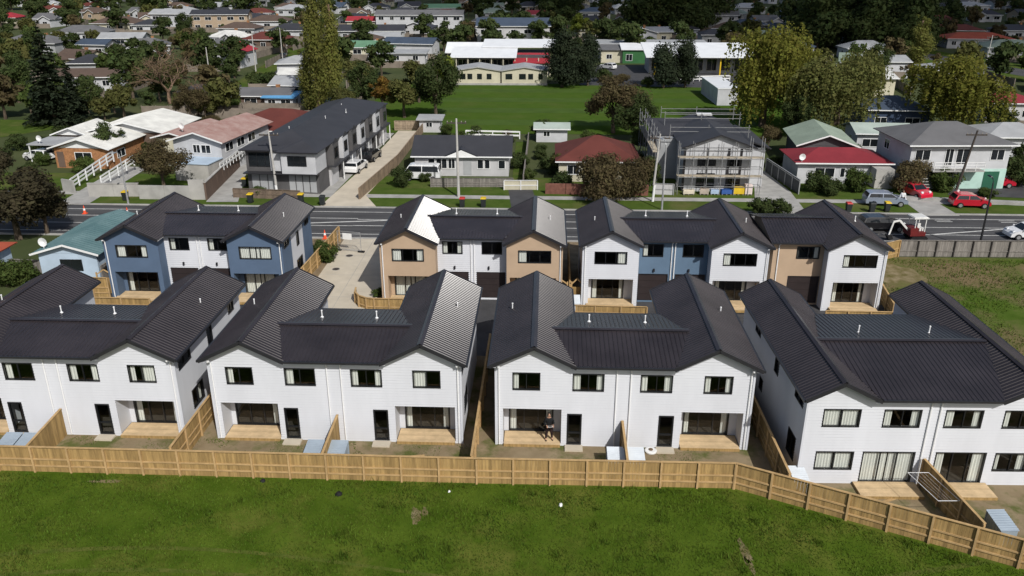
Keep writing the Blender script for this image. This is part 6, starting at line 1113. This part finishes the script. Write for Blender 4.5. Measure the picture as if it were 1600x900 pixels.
proto('poplar_tree', 'poplar', 21, 2.3, 'poplar', 11, 11000, .19); proto('willow_tree', 'willow', 15, 6.6, 'willow', 12, 6000, .17); proto('pale_willow_tree', 'willow', 13, 6.2, 'willow2', 13, 6000, .17); proto('bare_tree', 'bare', 10.5, 5, 'brown', 14); proto('orange_tree', 'broad', 7, 2.6, 'orange', 15, 3600, .2); proto('lime_tree', 'broad', 8, 3.3, 'lime', 16, 3600, .26)
proto('pine_tree', 'macro', 14, 4.6, 'dark', 17, 4200, .42); proto('suburb_tree', 'broad', 8, 3.6, 'dark', 18, 1900, .36); proto('suburb_olive_tree', 'broad', 7, 3.3, 'olive', 19, 1700, .36); proto('suburb_green_tree', 'broad', 6, 3.2, 'green', 20, 1700, .34); proto('suburb_brown_tree', 'broad', 6.5, 3.0, 'brown', 21, 1600, .34)
trnd = random.Random(5); TREES = []
def tree(key, px, py, sc, label, group=None, xy=None, cat=None):
    p = Vector((*xy, 0)) if xy else G(px, py); P_ = PROTO[key]
    if not P_[1]: o = P_[0]; P_[1] = True; o.location = p; o.rotation_euler = (0, 0, trnd.uniform(0, 6.28)); o.scale = (sc,) * 3 if not hasattr(sc, '__len__') else sc
    else: o = dup(P_[0], p, trnd.uniform(0, 6.28), sc)
    o['label'] = label; o['category'] = cat or ('shrub' if 'shrub' in key else 'tree')
    if group: o['group'] = group
    elif 'group' in o: del o['group']
    TREES.append((p.x, p.y)); OCC.append((p.x, p.y, 2.5)); return o
tree('plum_tree', 30, 374, (1.42, 1.42, 1.08), 'big dark brownish tree overhanging the road at the left edge'); tree('plum_tree', -25, 330, 1.1, 'dark brownish tree cut by the left picture edge behind the road')
tree('brown_tree', 258, 298, (.98, .98, .92), 'round brown-green street tree before the pink-roofed house'); tree('round_tree', 176, 252, (.68, .68, .72), 'round dark green tree at the brick house with white roofs')
tree('conifer_tree', 88, 196, 1.0, 'tall dark conifer at the left behind the brick house'); tree('conifer_tree', 118, 186, .62, 'smaller dark conifer beside the tall left conifer'); tree('bare_tree', 266, 162, 1.35, 'bare pale-branched tree left of the side street'); tree('bare_tree', 305, 172, .7, 'smaller bare reddish tree under the big bare one')
tree('brown_tree', 300, 192, (.85, .85, .95), 'brown-green tree below the bare tree behind the pink-roofed house'); tree('olive_tree', 195, 186, (.95, .95, .85), 'olive tree behind the white-roofed brick house'); tree('leafy_tree', 190, 128, .9, 'green tree left of the bare tree'); tree('plum_tree', 232, 124, .8, 'dark reddish tree behind the bare tree'); tree('round_tree', 30, 160, 1.25, 'dark broad tree at the left edge above the lawn'); tree('round_tree', 140, 182, .85, 'dark tree right of the tall left conifer'); tree('leafy_tree', 50, 178, .8, 'green tree at the left lawn edge'); tree('round_tree', 290, 62, 1.1, 'dark round tree below the tan terrace'); tree('round_tree', 320, 82, .9, 'dark tree behind the small red-roofed house')
tree('shrub', 122, 92, (.9, .9, 1.7), 'upright yellowish shrub near the little blue-roofed house'); tree('shrub', 360, 176, 1.3, 'green shrub in front of the low brown house'); tree('dark_shrub', 405, 140, 1.7, 'dark shrub at the side street corner'); tree('dark_shrub', 425, 137, 1.5, 'dark bush left of the pale roofed houses')
tree('poplar_tree', 500, 184, (.82, .82, 1.08), 'tall yellow-green poplar rising beyond the top edge'); tree('poplar_tree', 527, 182, (.72, .72, .95), 'second darker poplar right of the tall one'); tree('poplar_tree', 484, 180, (.65, .65, .55), 'shorter poplar left of the tall one')
tree('round_tree', 572, 172, (1.0, 1.0, 1.12), 'dark tree right of the poplars'); tree('orange_tree', 598, 178, .95, 'orange autumn tree behind the long unit row'); tree('olive_tree', 632, 184, (1.15, 1.15, 1.0), 'olive tree right of the orange one'); tree('olive_tree', 560, 152, 1.1, 'olive tree behind the orange one'); tree('round_tree', 682, 186, (1.28, 1.28, 1.42), 'big dark tree at the left edge of the sports field'); tree('lime_tree', 694, 140, (.8, .8, .9), 'light green tree left of the cream classrooms'); tree('olive_tree', 655, 160, 1.2, 'olive tree behind the big dark field tree'); tree('olive_tree', 540, 186, .8, 'low olive tree at the end of the unit row')
tree('macrocarpa_tree', 878, 136, (1.12, 1.12, 1.12), 'large dark conifer beside the cream classrooms'); tree('macrocarpa_tree', 918, 134, (.78, .78, 1.05), 'narrower dark conifer right of the large one'); tree('macrocarpa_tree', 1036, 138, (.95, .95, .88), 'left one of the dark conifer pair before the canopy'); tree('macrocarpa_tree', 1070, 137, (.85, .85, .97), 'right one of the dark conifer pair before the canopy'); tree('dark_shrub', 942, 128, 1.4, 'small dark shrub beside the narrower conifer'); tree('brown_shrub', 968, 131, (.75, .75, .6), 'purple-brown shrub at the school yard edge'); tree('dark_shrub', 1012, 136, 1.0, 'low dark shrub by the conifer pair')
tree('lime_tree', 903, 62, 1.05, 'bright lime green tree above the school wing')
tree('brown_tree', 958, 208, (1.45, 1.45, 1.32), 'autumn brown tree at the near edge of the sports field'); tree('round_tree', 992, 222, (1.0, 1.0, .95), 'dark green tree behind the dark red roofed house'); tree('leafy_tree', 1000, 244, .6, 'small green tree beside the scaffolding'); tree('dark_shrub', 848, 215, 1.35, 'grey-green shrub beside the small pale shed')
tree('brown_shrub', 935, 312, (1.3, 1.3, 1.45), 'big brown bush at the road before the dark red roofed house'); tree('brown_shrub', 985, 306, (1.05, 1.05, 1.25), 'brown bush right of the big roadside one'); tree('olive_tree', 875, 276, .5, 'yellow-green small tree at the dark red roofed house'); tree('dark_shrub', 862, 272, 1.2, 'dark shrub at the dark red roofed house corner'); tree('round_tree', 1012, 296, .55, 'dark small tree left of the slim pale pole')
tree('willow_tree', 1190, 198, (1.2, 1.2, 1.08), 'large yellow-green willow right of the sports field'); tree('pale_willow_tree', 1304, 210, (1.22, 1.22, 1.0), 'olive willow between the yellow willows'); tree('willow_tree', 1478, 210, (1.2, 1.2, .82), 'yellow-green willow behind the two-storey house'); tree('willow_tree', 1230, 170, .85, 'yellow willow behind the large one'); tree('pale_willow_tree', 1340, 170, .85, 'pale olive willow further back'); tree('poplar_tree', 1428, 118, (1.0, 1.0, .62), 'brownish columnar tree above the right willow'); tree('round_tree', 1365, 130, 1.1, 'dark tree between the right willows'); tree('round_tree', 1555, 215, .75, 'dark tree right of the rear willow'); tree('round_tree', 1240, 215, .85, 'dark tree behind the sage green roof'); tree('brown_tree', 1200, 235, .55, 'small brown tree beside the scaffolded house')
tree('shrub', 1332, 300, (1.15, 1.15, 1.3), 'green shrub before the red-roofed bungalow'); tree('dark_shrub', 1278, 300, 1.15, 'dark hedge shrub left of the red-roofed bungalow'); tree('dark_shrub', 1300, 306, 1.0, 'dark hedge shrub below the red-roofed bungalow'); tree('brown_shrub', 1416, 298, (.95, .95, 1.05), 'red-brown bush over the half hidden red car'); tree('shrub', 1470, 298, 1.25, 'green shrub left of the dark timber pole'); tree('dark_shrub', 1590, 290, 1.7, 'dark bush at the right edge beside the red car drive'); tree('round_tree', 1600, 275, .6, 'dark tree at the right picture edge'); tree('shrub', 1538, 308, (.8, .8, .5), 'low shrub behind the red hatchback')
tree('dark_shrub', 1188, 336, .95, 'left dark hedge bush at the gravel drive'); tree('dark_shrub', 1215, 338, .95, 'right dark hedge bush at the gravel drive'); tree('dark_shrub', 630, 292, (.95, .95, 1.15), 'round dark bush beside the white van'); tree('shrub', 12, 448, 1.1, 'bright green shrub at the left edge below the teal cottage'); tree('shrub', 40, 440, .9, 'bright green shrub in front of the teal cottage'); tree('shrub', 508, 408, .8, 'green shrub between blue block and driveway fence'); tree('shrub', 500, 396, .6, 'small green shrub behind the driveway fence'); tree('shrub', 592, 464, .35, 'small plant inside the curved timber fence'); tree('shrub', 1522, 822, .22, 'tiny plant at the end block divider')
tree('shrub', 700, 212, .8, 'green shrub at the near field edge left of the pole'); tree('dark_shrub', 745, 214, .8, 'dark shrub at the near field edge right of the pole'); tree('shrub', 405, 308, .6, 'low shrub before the long unit row fence')
for i, (px, py) in enumerate(((70, 240), (30, 235), (100, 222), (5, 256))): tree('dark_shrub', px, py, 1.1, ('dark hedge shrub beside the white car at the brick house', 'dark hedge shrub left of the brick house', 'dark hedge shrub behind the brick house carport', 'dark hedge shrub at the left picture edge')[i])
tree('plum_tree', 74, 366, (.9, .9, .85), 'dark brownish tree right of the big one at the left road edge')
# hedging and garden shrubs around the older houses
for q in [(-29.6 + i * .9, 95 + i * 5.5) for i in range(6)]: OCC.append((q[0], q[1], 6.5))
shk = [('shrub', 'green'), ('dark_shrub', 'dark'), ('dark_shrub', 'dark'), ('brown_shrub', 'brown')]; cnt = 0; used_ = set()
for i in range(900):
    if cnt > 70: break
    y = trnd.uniform(93.5, 132); x = trnd.uniform(-78, 68)
    if -27 < x < -17 or 24 < x < 28 or -5 < x < -.5 and y < 98 or 39 < x < 46 and y < 97 or 50 < x < 60 and y < 100 or (y > 125 and -33 < x < 46): continue
    if -54 < x < -46 and y < 101 or -40 < x < -35 and y < 104 or not free(x, y, .6) or (25 < x < 30 and y < 105): continue
    k, nm = shk[trnd.randrange(4)]; lab = beside(x, y, f'{nm} garden shrub', MIDN)
    if lab in used_: continue
    used_.add(lab); tree(k, 0, 0, trnd.uniform(.55, 1.0) * (.6 if k == 'brown_shrub' else 1), lab, None, (x, y)); cnt += 1
print('shrubs', cnt)
# dark wood at the top of the picture and trees scattered through the suburb
def wood(px0, px1, py0, py1, n, lab, grp):
    for i in range(n):
        p = G(trnd.uniform(px0, px1), trnd.uniform(py0, py1)); tree('pine_tree', 0, 0, trnd.uniform(.85, 1.35), lab, grp, (p.x, p.y))
wood(1000, 1110, 30, 58, 16, 'tall dark tree in the dark wood above the conifer pair', 'dark wood above the school'); wood(1250, 1440, 20, 85, 34, 'tall dark tree in the dark wood at the upper right', 'dark wood at the upper right'); wood(715, 900, 6, 26, 12, 'tall dark tree at the top edge above the school', 'dark trees at the top edge'); wood(1110, 1600, -6, 14, 14, 'tall dark tree along the upper right edge', 'dark trees at the upper right edge'); wood(0, 480, 2, 26, 14, 'tall dark tree along the upper left edge', 'dark trees at the upper left edge')
SUB = [('suburb_tree', 'dark'), ('suburb_tree', 'dark'), ('suburb_olive_tree', 'olive'), ('suburb_green_tree', 'green'), ('suburb_brown_tree', 'brown'), ('suburb_tree', 'dark')]
cnt = 0
for i in range(5000):
    if cnt > 520: break
    y = 132 + 400 * trnd.random() ** 1.35; x = trnd.uniform(-.66, .66) * (y + 25)
    if y < 200 and -36 < x < 64: continue
    if y < 178 and (-50 < x < 95): continue
    if 183 < y < 215 and -26 < x < 50: continue
    if not free(x, y, .4): continue
    k, nm = SUB[trnd.randrange(6)]; side = 'left' if x < -25 - .05 * y else ('right' if x > 35 + .1 * y else 'middle'); dep = 'nearer' if y < 250 else ('far' if y < 380 else 'farthest')
    tree(k, 0, 0, trnd.uniform(.4, 1.2), beside(x, y, f'{nm} garden tree'), f'{nm} suburb garden trees', (x, y)); cnt += 1
print('suburb trees', cnt)
for k, (T, used) in PROTO.items():
    if not used: print('unused proto', k)

# unseen clouds added above the frame, half transparent, to shade the far suburb
CLOUD = mat('shade_cloud_white', (0.8, 0.8, 0.8), .95, 0, amp=.05, scale=.01)
n_ = CLOUD.node_tree.nodes; l_ = CLOUD.node_tree.links; tr_ = n_.new('ShaderNodeBsdfTransparent'); mx_ = n_.new('ShaderNodeMixShader'); mx_.inputs[0].default_value = .5
l_.new(n_['Principled BSDF'].outputs[0], mx_.inputs[1]); l_.new(tr_.outputs[0], mx_.inputs[2]); l_.new(mx_.outputs[0], n_['Material Output'].inputs['Surface'])
def shade_cloud(sx, sy, rx, ry, alt, seed, n=16):
    rr = random.Random(seed); b = MB(); k = alt / math.tan(SUN_EL); cx, cy = sx + k * math.sin(SUN_AZ), sy - k * math.cos(SUN_AZ)
    for i in range(n):
        a = rr.uniform(0, 6.28); q = rr.uniform(0, .8) ** .6; x, y = cx + math.cos(a) * q * rx, cy + math.sin(a) * q * ry; r_ = rr.uniform(.28, .5) * min(rx, ry)
        b.lathe([(r_ * .3, -.10 * r_), (r_ * .8, -.06 * r_), (r_, .1 * r_), (r_ * .85, .35 * r_), (r_ * .5, .55 * r_), (r_ * .1, .6 * r_)], (x, y, alt + rr.uniform(-20, 20)), 14)
    tag(b.build('shade_cloud', CLOUD, None, True), 'unseen cumulus added overhead to shade the far suburb', None, None, 'stuff')
shade_cloud(230, 400, 250, 190, 520, 3); shade_cloud(-120, 520, 260, 140, 540, 4)
